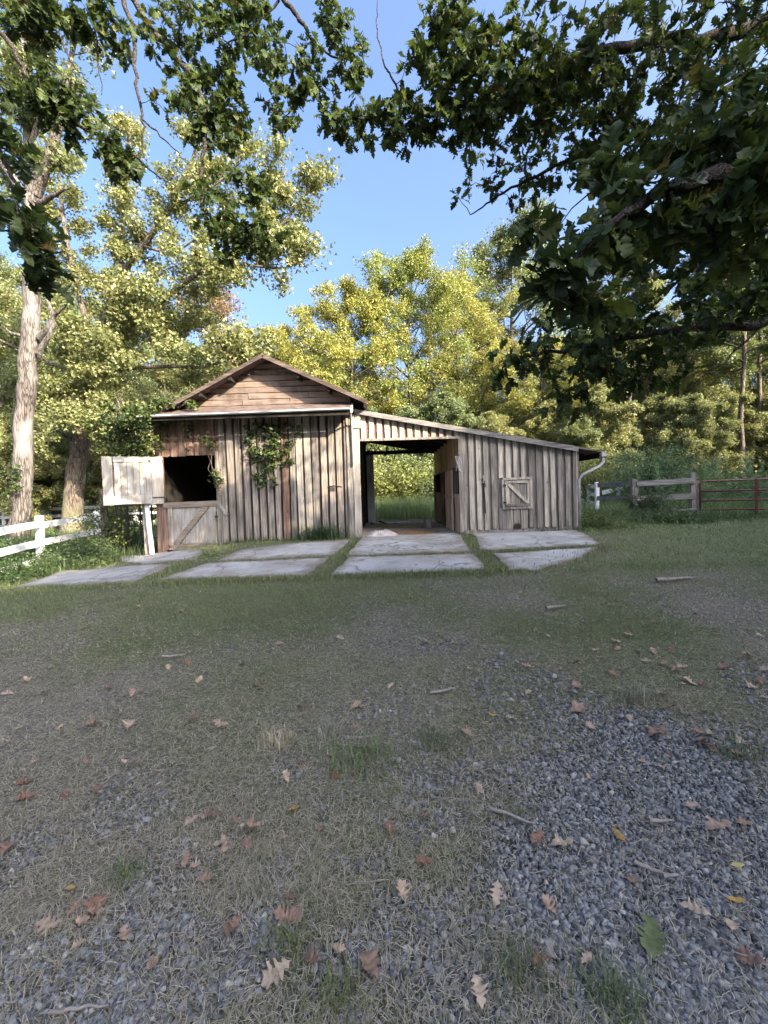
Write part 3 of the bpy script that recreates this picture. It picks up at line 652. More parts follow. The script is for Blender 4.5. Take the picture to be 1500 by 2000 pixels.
for z in (.32, .58, .90, 1.24):
    MB().tube([(gx0, gy(gx0), z), (gx1, gy(gx1), z)], .030, 7).build('rail', MAT['red_metal'], gate, smooth=True)
MB().tube([(gx0, gy(gx0), .30), (gx0, gy(gx0), 1.46), (gx0 + .03, gy(gx0), 1.54), (gx0 + .13, gy(gx0), 1.59), (gx0 + .3, gy(gx0), 1.6), (gx1, gy(gx1), 1.6)], .032, 8).build('frame_tube', MAT['red_metal'], gate, smooth=True)
xx = P(1477, 980, 14.2)[0]
for q in (xx, xx + 1.85): MB().box(q - .045, q + .045, gy(q) - .04, gy(q) - .026, .22, 1.62).build('upright', MAT['red_metal'], gate)
# iron panel gate and posts left of the barn
ig = thing('iron_panel', (-6.6, 10.7, .05), 'dark iron bar panel overgrown with vine under the open upper door', 'panel')
for z in (.55, .85, 1.15, 1.40): MB().tube([(-7.15, 10.9, z), (-5.75, 10.55, z)], .018, 6).build('bar', MAT['iron'], ig, smooth=True)
for q in (0, .27, .55, .8, 1): MB().tube([(-7.15 + q * 1.4, 10.9 - .35 * q, .1), (-7.15 + q * 1.4, 10.9 - .35 * q, 1.42)], .02, 6).build('upright', MAT['iron'], ig, smooth=True)
pp = MB(); q = P(203, 1010, 10.9); pp.tube([(q[0], 10.9, 0), (q[0] + .02, 10.9, .9), (q[0] + .01, 10.9, 1.86)], [.10, .09, .085], 10)
tag(pp.build('wooden_post', MAT['bark'], None, (float(q[0]), 10.9, 0.0)), 'dark round wooden post beside the iron panel and open upper door', 'post')
wp = plank('white_post', MAT['white_paint'], None, (-5.62, 9.86, .12), (-5.73, 9.90, 1.46), .085, .05)
tag(wp, 'white painted board leaning upright beside the lower stall door', 'post')
gp2 = plank('wooden_post', MAT['post_wood'], None, (-5.80, 10.0, .1), (-5.84, 10.02, 1.45), .11, .09)
tag(gp2, 'grey square post close behind the white leaning board', 'post')

# ------------------------------------------------------------------ foliage helpers
def unit(a): return a / np.maximum(np.linalg.norm(a, axis=-1, keepdims=True), 1e-9)
def leaf_quads(C, size, rng, up=0.6, narrow=0.34, outward=None, tri=False):
    n = len(C); a = unit(rng.normal(size=(n, 3)) * [1, 1, .7])
    nn = rng.normal(size=(n, 3)) + [0, 0, up]
    if outward is not None: nn = nn + outward
    b = unit(np.cross(nn, a)); s = np.broadcast_to(size, (n,))[:, None] * rng.uniform(.7, 1.25, (n, 1))
    fold = unit(np.cross(a, b)) * s * .12
    if tri: return np.stack([C - a * s * .5, C + a * s * .25 + b * s * .46, C + a * s * .4 - b * s * .42 + fold], 1).reshape(-1, 3), np.arange(3 * n).reshape(n, 3)
    V = np.stack([C - a * s * .5, C + b * s * narrow + fold, C + a * s * .5, C - b * s * narrow + fold], 1).reshape(-1, 3)
    return V, np.arange(4 * n).reshape(n, 4)
def curve(p, d, L, rng, n=6, lift=0.0, wob=0.12):
    """A wandering polyline from p along d."""
    out = [np.array(p, float)]; d = np.array(d, float); d /= np.linalg.norm(d)
    for _ in range(n - 1):
        d = d + rng.normal(0, wob, 3) + [0, 0, lift]; d /= np.linalg.norm(d); out.append(out[-1] + d * L / (n - 1))
    return np.array(out)
def side_twigs(rng, pts, r0, n, L, polys, anchors, level=1, t0=.25, lift=.05, sub=3):
    for k in range(n):
        t = t0 + (1 - t0) * (k + rng.random()) / n; i = min(int(t * (len(pts) - 1)), len(pts) - 2)
        u = t * (len(pts) - 1) - i; p = pts[i] * (1 - u) + pts[i + 1] * u; d = unit(pts[i + 1] - pts[i])
        q = unit(np.cross(d, rng.normal(size=3))); dd = unit(d * .55 + q * .85)
        ll = L * rng.uniform(.6, 1.2) * (1.1 - .5 * t); c = curve(p, dd, ll, rng, 5, lift, .2)
        polys.append((c, np.linspace(r0 * .45 * (1.1 - t * .6), r0 * .1, 5), 4))
        anchors += [c[2], c[3], c[4]]
        if level > 1: side_twigs(rng, c, r0 * .4, sub, L * .5, polys, anchors, level - 1, .35, lift)
def clumps(rng, anchors, r, per, keep=1.0, flat=.75):
    A = np.array(anchors); A = A[rng.random(len(A)) < keep]
    rr = r * np.exp(rng.normal(0, .38, len(A))); n = rng.poisson(np.clip(per * (rr / r) ** 1.6, 2, per * 3)) + 2
    idx = np.repeat(np.arange(len(A)), n); d = rng.normal(size=(len(idx), 3)); d = unit(d) * rng.random((len(idx), 1)) ** .5
    C = A[idx] + d * rr[idx][:, None] * [1, 1, flat]
    return C, idx, d
def tree_data(seed, H, tr, c0, cr, n1, per, ls, r=.55, rise=.35, prof=None, keep=1.0, sub=3, tone=(.0, 1.0), lean=(0, 0), n2=5):
    rng = np.random.default_rng(seed); n = 12; z = np.linspace(0, H, n)
    w = np.cumsum(rng.normal(0, H * .004, (n, 2)), 0); w[0] = 0
    T = np.stack([w[:, 0] + lean[0] * z, w[:, 1] + lean[1] * z, z], 1)
    polys = [(np.vstack([T[0] - [0, 0, .4], T]), np.concatenate([[tr * 1.5, tr * 1.25], np.linspace(tr, tr * .12, n - 1)]), 9)]; anchors = [T[-1], T[-2]]
    prof = prof or (lambda t: math.sin(math.pi * min(1, .18 + .82 * t)) ** .7)
    for k in range(n1):
        t = (k + rng.random()) / n1; h = c0 + (1 - c0) * t; i = min(int(h * (n - 1)), n - 2); u = h * (n - 1) - i
        p = T[i] * (1 - u) + T[i + 1] * u; az = k * 2.4 + rng.normal(0, .4); e = rise + .7 * t + rng.normal(0, .12)
        d = np.array([math.cos(az) * math.cos(e), math.sin(az) * math.cos(e), math.sin(e)])
        L = cr * prof(t) * rng.uniform(.75, 1.2) + .5; c = curve(p, d, L, rng, 7, .03, .12); rb = tr * (.42 - .25 * t)
        polys.append((c, np.linspace(rb, rb * .12, 7), 5)); side_twigs(rng, c, rb, n2, L * .42, polys, anchors, 2, .25, .06, sub)
    C, idx, d = clumps(rng, anchors, r, per, keep)
    V, F = leaf_quads(C, ls, rng, .8, outward=d * .3, tri=True)
    ct = rng.uniform(0, 1, len(anchors) + 5); tint = np.clip(tone[0] + (tone[1] - tone[0]) * (.55 * ct[idx] + .45 * rng.random(len(idx))), 0, 1)
    return polys, V, F, tint
def make_tree(name, loc, label, group, data, bark_m, leaf_m, rot=0, sc=1.0):
    """data: a (trunk mesh, crown mesh) pair, shared by alike trees."""
    o = thing(name, loc, label, 'tree', group); o.rotation_euler.z = rot; o.scale = (sc, sc, sc)
    link('trunk', data[0], None, o); link('crown', data[1], None, o); return o
def tree_meshes(args, bark_m, leaf_m):
    polys, V, F, tint = args
    a = tubes_mesh('trunk', polys, 5); a.materials.append(bark_m); b = raw_mesh('crown', V, F, tint); b.materials.append(leaf_m); return a, b

# ------------------------------------------------------------------ background trees
VAR = {
 'yel': tree_meshes(tree_data(21, 18, .26, .16, 6.0, 34, 40, .145, 0.45, .15, keep=.72, tone=(.1, 1)), MAT['lit_bark'], MAT['leaf_yellow']),
 'yel2': tree_meshes(tree_data(22, 15, .22, .10, 5.0, 32, 40, .14, 0.43, .12, keep=.72, tone=(0, .9)), MAT['lit_bark'], MAT['leaf_yellow']),
 'oak': tree_meshes(tree_data(23, 17, .28, .20, 5.4, 32, 40, .145, 0.45, .2, keep=.72), MAT['bark'], MAT['leaf_oak']),
 'oak2': tree_meshes(tree_data(24, 14, .22, .08, 4.6, 32, 40, .135, 0.42, .15, keep=.72, tone=(.1, 1)), MAT['lit_bark'], MAT['leaf_oak']),
 'deep': tree_meshes(tree_data(25, 20, .25, .36, 3.8, 32, 40, .145, 0.43, .05, keep=.72, tone=(0, .9)), MAT['bark'], MAT['leaf_deep']),
 'rust': tree_meshes(tree_data(26, 16, .2, .25, 4.4, 22, 9, .16, .6, .5, keep=.7), MAT['lit_bark'], MAT['leaf_rust']),
 'slim': tree_meshes(tree_data(27, 19, .17, .42, 3.2, 24, 40, .13, .38, .3, tone=(.15, 1)), MAT['lit_bark'], MAT['leaf_oak']),
 'under': tree_meshes(tree_data(28, 7, .08, .06, 2.4, 24, 44, .11, .27, .3, tone=(.2, 1)), MAT['lit_bark'], MAT['leaf_oak']),
}
def put(kind, px, d, sc, label, group=None, rot=None, name=None, bark_m=None):
    x = float(P(px, 950, d)[0]); z = float(g(x, d)) - .1
    nm = name or {'yel': 'yellowing_tree', 'yel2': 'yellowing_tree', 'oak': 'oak_tree', 'oak2': 'oak_tree', 'deep': 'dark_green_tree', 'rust': 'autumn_tree', 'slim': 'slender_tree', 'under': 'young_tree'}[kind]
    return make_tree(nm, (x, d, z), label, group, VAR[kind], None, None, rot if rot is not None else random.uniform(0, 6.28), sc)
# those that stand out
put('yel2', 690, 30, 1.00, 'yellow-green tree rising right behind the barn gable ridge')
put('yel', 800, 33, 1.02, 'tallest yellow-green tree, in the middle behind the aisle')
put('yel', 905, 34, .92, 'rounded golden tree behind the lean-to roof', rot=2.0)
put('oak', 1010, 40, 1.42, 'tall green tree topping the yellow trees behind the lean-to')
put('yel2', 1060, 29, .72, 'small orange-yellow tree behind the low end of the lean-to roof')
put('rust', 430, 34, 1.10, 'thin rust-coloured tree with nearly bare top beyond the big oak')
put('yel2', 555, 31, .86, 'golden tree just left of the barn gable ridge')
put('oak', 640, 42, .95, 'pale green tree far behind the barn gable')
put('slim', 1233, 27, .92, 'slender tree with a pale trunk behind the grey rail fence')
put('slim', 1450, 26, 1.0, 'tall slender tree with a dark bare trunk beyond the red gate', rot=1.0)
put('slim', 1492, 28, 1.05, 'tall straight tree beyond the right end of the red gate', rot=3.0)
put('oak2', 1330, 31, .80, 'sunlit yellow-green tree beyond the grey post of the gate')
PEND = []
GW = 'trees in the wood behind the barn'
for px, d, k, s in [(-120, 24, 'oak', 1), (-260, 30, 'oak', 1.1), (30, 27, 'oak2', 1.0), (110, 34, 'oak', 1.1), (220, 30, 'oak2', .95), (300, 38, 'oak', 1.0), (380, 29, 'oak2', .8), (480, 40, 'oak', .9),
                    (330, 25, 'oak2', .62), (20, 22, 'oak2', .75), (-60, 33, 'deep', 1), (600, 36, 'yel2', .8), (740, 42, 'oak', .85), (860, 45, 'oak2', 1.0), (960, 38, 'yel2', .8), (1120, 36, 'oak', .75), (1180, 42, 'oak', .82),
                    (1260, 38, 'oak2', .95), (1390, 36, 'oak', .9), (1400, 44, 'deep', .85), (1520, 35, 'oak2', 1.1), (1620, 30, 'oak', 1), (1560, 42, 'oak', 1.05), (1740, 34, 'oak', 1), (1110, 50, 'oak', .8), (1300, 50, 'deep', .8)]:
    PEND.append((k, px, d, s, GW))
GU = 'young trees at the edge of the wood'
for px, d, s in [(40, 19, .7), (-40, 20, .9), (100, 23, .8), (180, 22, .75), (235, 20, .75), (270, 24, .9), (360, 22, .8), (640, 24, .8), (720, 23, .75), (800, 25, .8), (870, 24, .75), (960, 25, .8), (1090, 27, .8),
                 (1130, 24, .62), (1180, 25, .8), (1290, 27, .9), (1350, 25, .75), (1400, 28, .9), (1470, 30, .9), (1540, 27, .8), (1600, 25, .8), (450, 26, .8), (540, 25, .8), (1250, 33, 1.), (1040, 33, 1.), (-150, 22, 1.0), (-250, 24, 1.1), (1700, 27, 1)]:
    PEND.append(('under', px, d, s * random.uniform(.9, 1.15), GU))
ZONES = [(-9999, 0, 'left of the pale peeling trunk'), (0, 120, 'close behind the pale peeling trunk'), (120, 215, 'behind the leaning brown trunk'), (215, 330, 'behind the open upper stall door'), (330, 515, 'behind the left slope of the gable'), (515, 700, 'behind the right slope of the gable'),
         (700, 880, 'seen above or through the aisle'), (880, 1125, 'behind the lean-to roof'), (1125, 1235, 'behind the white board fence'), (1235, 1352, 'behind the grey rails'), (1352, 1500, 'behind the red gate'), (1500, 9999, 'past the right end of the gate')]
ORD = ['first', 'second', 'third', 'fourth', 'fifth', 'sixth', 'seventh']
for a, b, zone in ZONES:
    for grp, what in ((GW, 'tall wood trees'), (GU, 'bushy young trees')):
        row = sorted((q for q in PEND if q[4] == grp and a <= q[1] < b), key=lambda q: q[1])
        for i, q in enumerate(row):
            lb = f'{ORD[i]} from the left of the {what} {zone}' if len(row) > 1 else f"only {what[:-1]} {zone}"
            put(q[0], q[1], q[2], q[3], lb, grp)
# low brush closing the foot of the wood: nobody could count it
def brush():
    rng = np.random.default_rng(31); n = 900
    x = rng.uniform(-45, 50, n); y = rng.uniform(26, 52, n); z = g(x, y); h = rng.uniform(.5, 3.2, n)
    A = np.stack([x, y, z + h * rng.uniform(.2, 1, n)], 1); idx = np.repeat(np.arange(n), 26); d = unit(rng.normal(size=(len(idx), 3))) * rng.random((len(idx), 1)) ** .5
    C = A[idx] + d * [1.0, 1.0, .8]; V, F = leaf_quads(C, .22, rng, .5, outward=d, tri=True)
    t = np.clip(.6 * rng.random(n)[idx] + .4 * rng.random(len(idx)), 0, 1)
    tag(link('undergrowth', raw_mesh('undergrowth', V, F, t), MAT['leaf_oak']), 'low leafy undergrowth at the foot of the wood', None, None, 'stuff')
brush()

# ------------------------------------------------------------------ the two large trees at the left
def limb_tree(name, loc, label, limbs, bark_m, leaf_m, seed, L, ntw, per, ls, r, keep=1.0, bare=(), tone=(0, 1), sub=3):
    rng = np.random.default_rng(seed); o = thing(name, loc, label, 'tree'); polys = []; anchors = []; lo = np.array(loc, float)
    for i, (pts, r0, r1) in enumerate(limbs):
        pts = np.array(pts, float) - lo; m = 5; t = np.linspace(0, len(pts) - 1, (len(pts) - 1) * m + 1); k = np.minimum(t.astype(int), len(pts) - 2)
        u = (t - k)[:, None]; q = pts[k] * (1 - u) + pts[k + 1] * u
        q = (np.vstack([q[:1], q[:-1]]) + q * 2 + np.vstack([q[1:], q[-1:]])) / 4; q[0] = pts[0]; q[-1] = pts[-1]
        q += rng.normal(0, .10 * r1 + .006, q.shape); rr = np.linspace(r0, r1, len(q)) * rng.uniform(.94, 1.07, len(q))
        if i == 0: rr[:3] = rr[:3] * np.array([1.35, 1.12, 1.03])
        polys.append((q, rr, 18 if i == 0 else 9))
        if i not in bare:
            ll = np.linalg.norm(np.diff(q, axis=0), axis=1).sum(); side_twigs(rng, q, max(r1 * 2.0, .06), max(3, int(ntw * ll)), L, polys, anchors, 2, .18 if i else .45, .05, sub)
    C, idx, d = clumps(rng, anchors, r, per, keep); V, F = leaf_quads(C, ls, rng, .8, outward=d * .3, tri=True)
    ct = rng.random(len(anchors) + 5); t = np.clip(tone[0] + (tone[1] - tone[0]) * (.5 * ct[idx] + .5 * rng.random(len(idx))), 0, 1)
    link('trunk', tubes_mesh('trunk', polys, 5), bark_m, o); link('crown', raw_mesh('crown', V, F, t), leaf_m, o); return o
def PP(*q): return [P(a, b, d) for a, b, d in q]
b1 = P(38, 1030, 14); z1 = float(g(b1[0], 14)); 
t1 = [(np.array([b1[0] - .05, 14, z1 - .2]))] + PP((40, 990, 14), (43, 900, 14), (52, 760, 14), (58, 640, 14), (66, 520, 14), (62, 430, 14.0), (66, 365, 14))
limb_tree('pale_barked_oak', (float(b1[0]), 14.0, z1), 'half-dead tree with a tall pale peeling trunk behind the white fence',
    [(t1, .29, .22), (PP((66, 365, 14), (58, 280, 14), (52, 190, 14), (48, 60, 14), (46, -60, 14)), .20, .09), (PP((66, 380, 14), (92, 320, 13.8), (112, 250, 13.7), (128, 170, 13.5), (150, 60, 13.4)), .21, .05),
     (PP((74, 400, 14), (100, 385, 13.7), (122, 372, 13.5), (140, 366, 13.4)), .10, .02), (PP((78, 660, 14), (96, 640, 13.8), (104, 618, 13.7), (130, 596, 13.5)), .13, .03), (PP((104, 618, 13.7), (94, 590, 13.7), (86, 560, 13.7)), .07, .03),
     (PP((76, 690, 14), (92, 662, 13.8), (108, 630, 13.7)), .10, .05), (PP((40, 655, 14), (20, 650, 13.8), (5, 636, 13.7)), .06, .015), (PP((46, 380, 14), (20, 340, 14.2), (-20, 280, 14.4), (-90, 180, 14.8)), .15, .05),
     (PP((56, 300, 14), (90, 190, 13.2), (110, 130, 12.8)), .09, .03)],
    MAT['pale_bark'], MAT['leaf_oak'], 41, 1.3, 1.8, 44, .12, .33, keep=.7, bare=(0, 3, 4, 5, 6, 7), tone=(0, .85))
b2 = P(138, 1008, 18); z2 = float(g(b2[0], 18))
t2 = [np.array([b2[0], 18, z2 - .2])] + PP((143, 960, 18), (153, 890, 18), (166, 800, 18), (190, 700, 18))
limb_tree('spreading_oak', (float(b2[0]), 18.0, z2), 'large oak with a leaning brown trunk and long limbs spreading over the barn',
    [(t2, .41, .30), (PP((190, 700, 18), (205, 620, 18), (235, 540, 17.6), (280, 480, 17.2), (330, 410, 17), (370, 330, 16.8), (400, 240, 16.8)), 0.186, .05),
     (PP((190, 705, 18), (250, 640, 17.2), (310, 590, 16.4), (370, 545, 15.8), (430, 510, 15.4), (500, 480, 15.2), (560, 430, 15.0), (615, 350, 15)), 0.149, .035),
     (PP((430, 510, 15.4), (500, 520, 15.0), (560, 525, 14.8), (590, 505, 14.8)), 0.056, .03),
     (PP((500, 480, 15.2), (530, 400, 15.2), (560, 330, 15.3)), 0.050, .03),
     (PP((235, 540, 17.6), (240, 440, 17.8), (250, 340, 18), (255, 240, 18)), 0.105, .04),
     (PP((330, 410, 17), (390, 380, 16.6), (450, 340, 16.4), (480, 290, 16.4)), 0.062, .03),
     (PP((190, 700, 18), (160, 600, 18.4), (135, 500, 18.6), (120, 400, 18.8), (110, 290, 19)), 0.136, .05),
     (PP((175, 770, 18), (120, 720, 17.5), (60, 690, 17), (-10, 660, 17)), 0.093, .04),
     (PP((180, 740, 18), (250, 720, 17), (330, 715, 16.2), (400, 718, 15.6), (450, 700, 15.2), (490, 680, 15)), 0.093, .03),
     (PP((160, 840, 18), (210, 830, 16.8), (260, 850, 15.8), (290, 860, 15.2)), 0.068, .03),
     (PP((155, 870, 18), (110, 840, 17.2), (70, 850, 16.8), (30, 870, 16.5)), 0.068, .03),
     (PP((280, 480, 17.2), (330, 500, 16.6), (380, 470, 16.2)), 0.056, .03), (PP((190, 700, 18), (202, 640, 16.8), (215, 575, 16.0)), .06, .02), (PP((190, 690, 18), (150, 660, 16.8), (118, 630, 16.2)), .06, .02), (PP((200, 650, 18), (262, 610, 16.4), (310, 600, 15.6)), .06, .02), (PP((172, 760, 18), (150, 740, 16.6), (160, 690, 16)), .06, .02), (PP((180, 730, 18), (215, 720, 16.4), (240, 690, 15.8)), .06, .02),
     (PP((170, 760, 18), (190, 790, 16.4), (180, 850, 15.4)), .06, .02), (PP((185, 720, 18), (230, 780, 16.6), (240, 830, 15.6)), .06, .02), (PP((180, 720, 18), (130, 770, 16.6), (110, 840, 16.0)), .06, .02),
     (PP((205, 620, 18), (280, 600, 18.4), (340, 640, 18.6), (400, 640, 18.6)), 0.074, .03)],
    MAT['lit_bark'], MAT['leaf_oak'], 42, 1.35, 2.2, 44, .125, .34, keep=.66, bare=(0,), tone=(.0, .95))

# ------------------------------------------------------------------ shrubs and weeds
def leafy(name, anchors, r, per, ls, mat, label, cat, seed, base, group=None, kind=None, stems=None, tone=(0, 1), narrow=.34):
    rng = np.random.default_rng(seed); C, idx, d = clumps(rng, anchors, r, per); V, F = leaf_quads(C, ls, rng, .5, narrow, outward=d)
    t = np.clip(tone[0] + (tone[1] - tone[0]) * (.45 * rng.random(len(anchors) + 5)[idx] + .55 * rng.random(len(idx))), 0, 1); base = np.array(base, float)
    if stems is None:
        return tag(link(name, raw_mesh(name, V - base, F, t), mat, None, tuple(base)), label, cat, group, kind)
    o = thing(name, base, label, cat, group)
    link('foliage', raw_mesh('foliage', V - base, F, t), mat, o); link('stem', tubes_mesh('stem', [(p - base, q, k) for p, q, k in stems], 4), MAT['bark'], o); return o
def shrub(name, px, py, d, h, rad, label, seed, mat, ls=.1, n=16, per=12, narrow=.34, tone=(0, 1), up=.5):
    rng = np.random.default_rng(seed); x = float(P(px, py, d)[0]); z = float(g(x, d)); b = np.array([x, d, z]); st = []; an = []
    for k in range(n):
        a = rng.uniform(0, 6.28); e = rng.uniform(.5, 1.45); L = h * rng.uniform(.6, 1.1); dd = np.array([math.cos(a) * math.cos(e), math.sin(a) * math.cos(e), math.sin(e)])
        c = curve(b + [rng.normal(0, rad * .15), rng.normal(0, rad * .15), 0], dd * [rad / h * 1.2, rad / h * 1.2, 1], L, rng, 6, -.03, .12); st.append((c, np.linspace(.022, .006, 6), 4)); an += [c[2], c[3], c[4], c[5]]
        side_twigs(rng, c, .015, 3, h * .3, st, an, 1, .35, .05)
    return leafy(name, an, h * .13, per, ls, mat, label, 'shrub', seed + 1, b, None, None, st, tone, narrow)
shrub('willow_shrub', 1268, 960, 18, 2.9, 1.3, 'round grey-green willowy shrub behind the grey rail fence', 51, MAT['feather'], .13, 26, 22, .12, (0, .5))
shrub('fence_shrub', 1262, 1000, 14.3, 1.2, .7, 'scrubby dull bush growing through the grey rail fence', 52, MAT['weed'], .06, 22, 12, .2, (0, .6))
shrub('leafy_shrub', 770, 980, 19.5, 2.6, 1.3, 'pale leafy shrub in the sun beyond the left half of the aisle', 53, MAT['leaf_yellow'], .12, 24, 12, tone=(0, .6))
shrub('leafy_shrub', 835, 980, 21, 3.2, 1.4, 'tall light green shrub beyond the right half of the aisle', 54, MAT['leaf_oak'], .12, 26, 14, tone=(.2, 1))
shrub('leafy_shrub', 735, 980, 22, 3.4, 1.3, 'tall yellow-green shrub beside the aisle rear door', 55, MAT['leaf_oak'], .12, 24, 14, tone=(.2, 1))
shrub('leafy_shrub', 1170, 980, 20, 2.8, 1.3, 'loose green shrub behind the downspout end of the barn', 56, MAT['leaf_oak'], .11, 22, 12, tone=(0, .8))
shrub('vine_bush', 240, 1020, 11.3, 1.5, .7, 'dark tangled bush around the iron panel under the open upper door', 57, MAT['leaf_deep'], .06, 15, 11, tone=(.1, 1))
# ivy on the barn
def ivy(name, boxes, label, seed, per=9, ls=.085, tone=(0, 1)):
    rng = np.random.default_rng(seed); an = []
    for x0, x1, y0, y1, z0, z1, n in boxes: an += list(np.stack([rng.uniform(x0, x1, n), rng.uniform(y0, y1, n), rng.uniform(z0, z1, n)], 1))
    b = np.min(an, 0); st = []
    for k in range(10):
        a = an[rng.integers(len(an))]; c = an[rng.integers(len(an))]; st.append((np.linspace(a, c, 5) + rng.normal(0, .04, (5, 3)), .006, 4))
    return leafy(name, an, .11, per, ls, MAT['leaf_ivy'], label, 'vine', seed + 1, b, None, None, st, tone)
ivy('climbing_ivy', [(-6.2, -5.25, 9.12, 9.4, 3.2, 3.62, 55), (-6.5, -5.2, 9.3, 10.2, 2.75, 3.5, 85), (-6.0, -5.0, 9.35, 9.9, 3.35, 3.68, 70), (-6.2, -5.55, 9.7, 10.3, 2.62, 2.95, 22), (-5.3, -4.3, 9.4, 9.9, 3.62, 3.8, 26), (-6.9, -6.1, 9.8, 10.6, 2.6, 3.3, 24)], 'dark ivy mass climbing over the left corner of the barn roof', 61, 11)
ivy('hanging_vine', [(-3.3, -2.45, 9.78, 9.96, 2.55, 3.3, 40), (-3.1, -2.6, 9.78, 9.96, 1.75, 2.6, 34), (-2.65, -1.95, 9.82, 9.96, 2.75, 3.25, 12), (-2.5, -2.2, 9.82, 9.96, 2.3, 2.7, 12)], 'vine hanging down the middle of the barn boards', 62, 12, tone=(.1, 1))
ivy('hanging_vine', [(-4.05, -3.9, 9.80, 9.92, 1.6, 2.2, 12), (-4.3, -4.0, 9.80, 9.95, 2.75, 2.95, 8)], 'small vine tuft beside the dark stall opening', 63, 8, .07, tone=(.3, 1))
ivy('hanging_vine', [(-4.72, -4.6, 9.80, 9.92, 2.7, 3.35, 9)], 'thin vine strand hanging above the dark stall opening', 64, 6, .06)
ivy('trunk_vine', [(-12.6, -11.9, 13.4, 13.7, 1.9, 2.9, 24)], 'vine wrapped around the pale peeling trunk', 65, 9, .11)

def blades(X, Y, h, w, rng, tint, lean=.5, seg=1, Z=None, flat=None):
    """Grass blades as one array of triangles; h and w per blade."""
    n = len(X); Z = g(X, Y) if Z is None else Z; a = rng.uniform(0, 2 * math.pi, n); l = np.abs(rng.normal(lean, .3, n)) if flat is None else flat
    d = np.stack([np.cos(a), np.sin(a), np.zeros(n)], 1); b = np.stack([-np.sin(a), np.cos(a), np.zeros(n)], 1); tw = rng.uniform(-1, 1, (n, 1)); bb = unit(b + d * tw)
    p = np.stack([X, Y, Z], 1); up = np.array([0, 0, 1.0])
    tip = p + (d * np.sin(l)[:, None] + up * np.cos(l)[:, None]) * h[:, None]
    if seg == 1:
        V = np.stack([p - bb * w[:, None] / 2, p + bb * w[:, None] / 2, tip], 1).reshape(-1, 3); return V, np.arange(3 * n).reshape(n, 3), tint
    l0 = np.where(l > 1.15, l * .88, l * .4); mid = p + (d * np.sin(l0)[:, None] + up * np.cos(l0)[:, None]) * h[:, None] * .55
    tip = mid + (d * np.sin(l * 1.5)[:, None] + up * np.cos(l * 1.5)[:, None]) * h[:, None] * .5
    V = np.stack([p - bb * w[:, None] / 2, p + bb * w[:, None] / 2, mid + bb * w[:, None] * .42, mid - bb * w[:, None] * .42, tip], 1).reshape(-1, 3)
    i = np.arange(n) * 5; F = np.concatenate([np.stack([i, i + 1, i + 2], 1), np.stack([i, i + 2, i + 3], 1), np.stack([i + 3, i + 2, i + 4], 1)]); return V, F, np.concatenate([tint] * 3)
def weeds(name, label, cx, cy, rx, ry, n, h, w, tone, seed, kind='stuff', mat='weed', lean=.45, cat=None):
    rng = np.random.default_rng(seed); q = rng.normal(size=(n, 2)) * .5; X = cx + q[:, 0] * rx; Y = cy + q[:, 1] * ry
    k = ~((X > -5.5) & (X < 4.66) & (Y > 9.93) & (Y < 15.2)) ; X, Y = X[k], Y[k]; n = len(X)
    hh = h * rng.uniform(.35, 1.15, n); V, F, t = blades(X, Y, hh, np.full(n, w) * rng.uniform(.6, 1.3, n), rng, np.clip(tone[0] + (tone[1] - tone[0]) * rng.random(n), 0, 1), lean, 2)
    b = np.array([cx, cy, float(g(cx, cy))]); return tag(link(name, raw_mesh(name, V - b, F, t), MAT[mat], None, tuple(b)), label, cat, None, kind)
def leafy_weeds(label, cx, cy, rx, ry, n, h, per, ls, tone, seed, name='weeds', narrow=.17):
    rng = np.random.default_rng(seed); q = rng.normal(size=(n, 2)) * .5; X = cx + q[:, 0] * rx; Y = cy + q[:, 1] * ry
    k = ~((X > -5.62) & (X < 4.75) & (Y > 9.85) & (Y < 15.2)) & ~in_slab(X, Y); X, Y = X[k], Y[k]; hh = h * rng.uniform(.15, 1.1, len(X)) ** .8 * np.exp(-.5 * ((X - cx) ** 2 / rx ** 2 + (Y - cy) ** 2 / ry ** 2))
    A = np.stack([X, Y, g(X, Y)], 1); m = rng.poisson(per, len(X)) + 3; idx = np.repeat(np.arange(len(X)), m); t = rng.random(len(idx)); ln = rng.normal(0, .25, (len(X), 2))
    d = rng.normal(size=(len(idx), 3)); C = A[idx] + np.stack([ln[idx, 0] * hh[idx] * t, ln[idx, 1] * hh[idx] * t, hh[idx] * t], 1) + unit(d) * (ls * .8)
    V, F = leaf_quads(C, ls, rng, .5, narrow); tt = np.clip(tone[0] + (tone[1] - tone[0]) * (.4 * rng.random(len(X))[idx] + .6 * rng.random(len(idx))), 0, 1); b = np.array([cx, cy, float(g(cx, cy))])
    tag(link(name, raw_mesh(name, V - b, F, tt), MAT['weed'], None, tuple(b)), label, None, None, 'stuff')
leafy_weeds('thick green weeds between the white fence and the barn', -7.4, 10.5, 1.3, 1.3, 1300, .72, 16, .075, (0, .85), 71)
leafy_weeds('low weeds in front of the iron panel', -6.3, 9.9, .8, .7, 420, .35, 14, .06, (.1, 1), 72)
leafy_weeds('brambles along the near white fence', -8.0, 8.3, .7, 1.8, 420, .42, 14, .07, (0, .7), 73)
leafy_weeds('green weeds beyond the white fence', -10.9, 12.7, 2.4, 3.0, 1500, .6, 16, .09, (0, .9), 74)
leafy_weeds('weeds at the right corner of the lean-to', 5.5, 10.8, .8, .9, 420, .5, 14, .06, (.1, 1), 75)
leafy_weeds('rank weeds along the foot of the grey rail fence', 8.6, 13.7, 2.6, 1.1, 1500, .45, 16, .065, (0, .9), 76)
leafy_weeds('weeds under the red gate', 13.0, 13.9, 2.4, .8, 500, .16, 10, .05, (0, .8), 77)
leafy_weeds('broad-leaved weeds in front of the grey rail fence', 8.7, 12.6, .9, .4, 160, .3, 12, .11, (.3, .8), 79, narrow=.34)
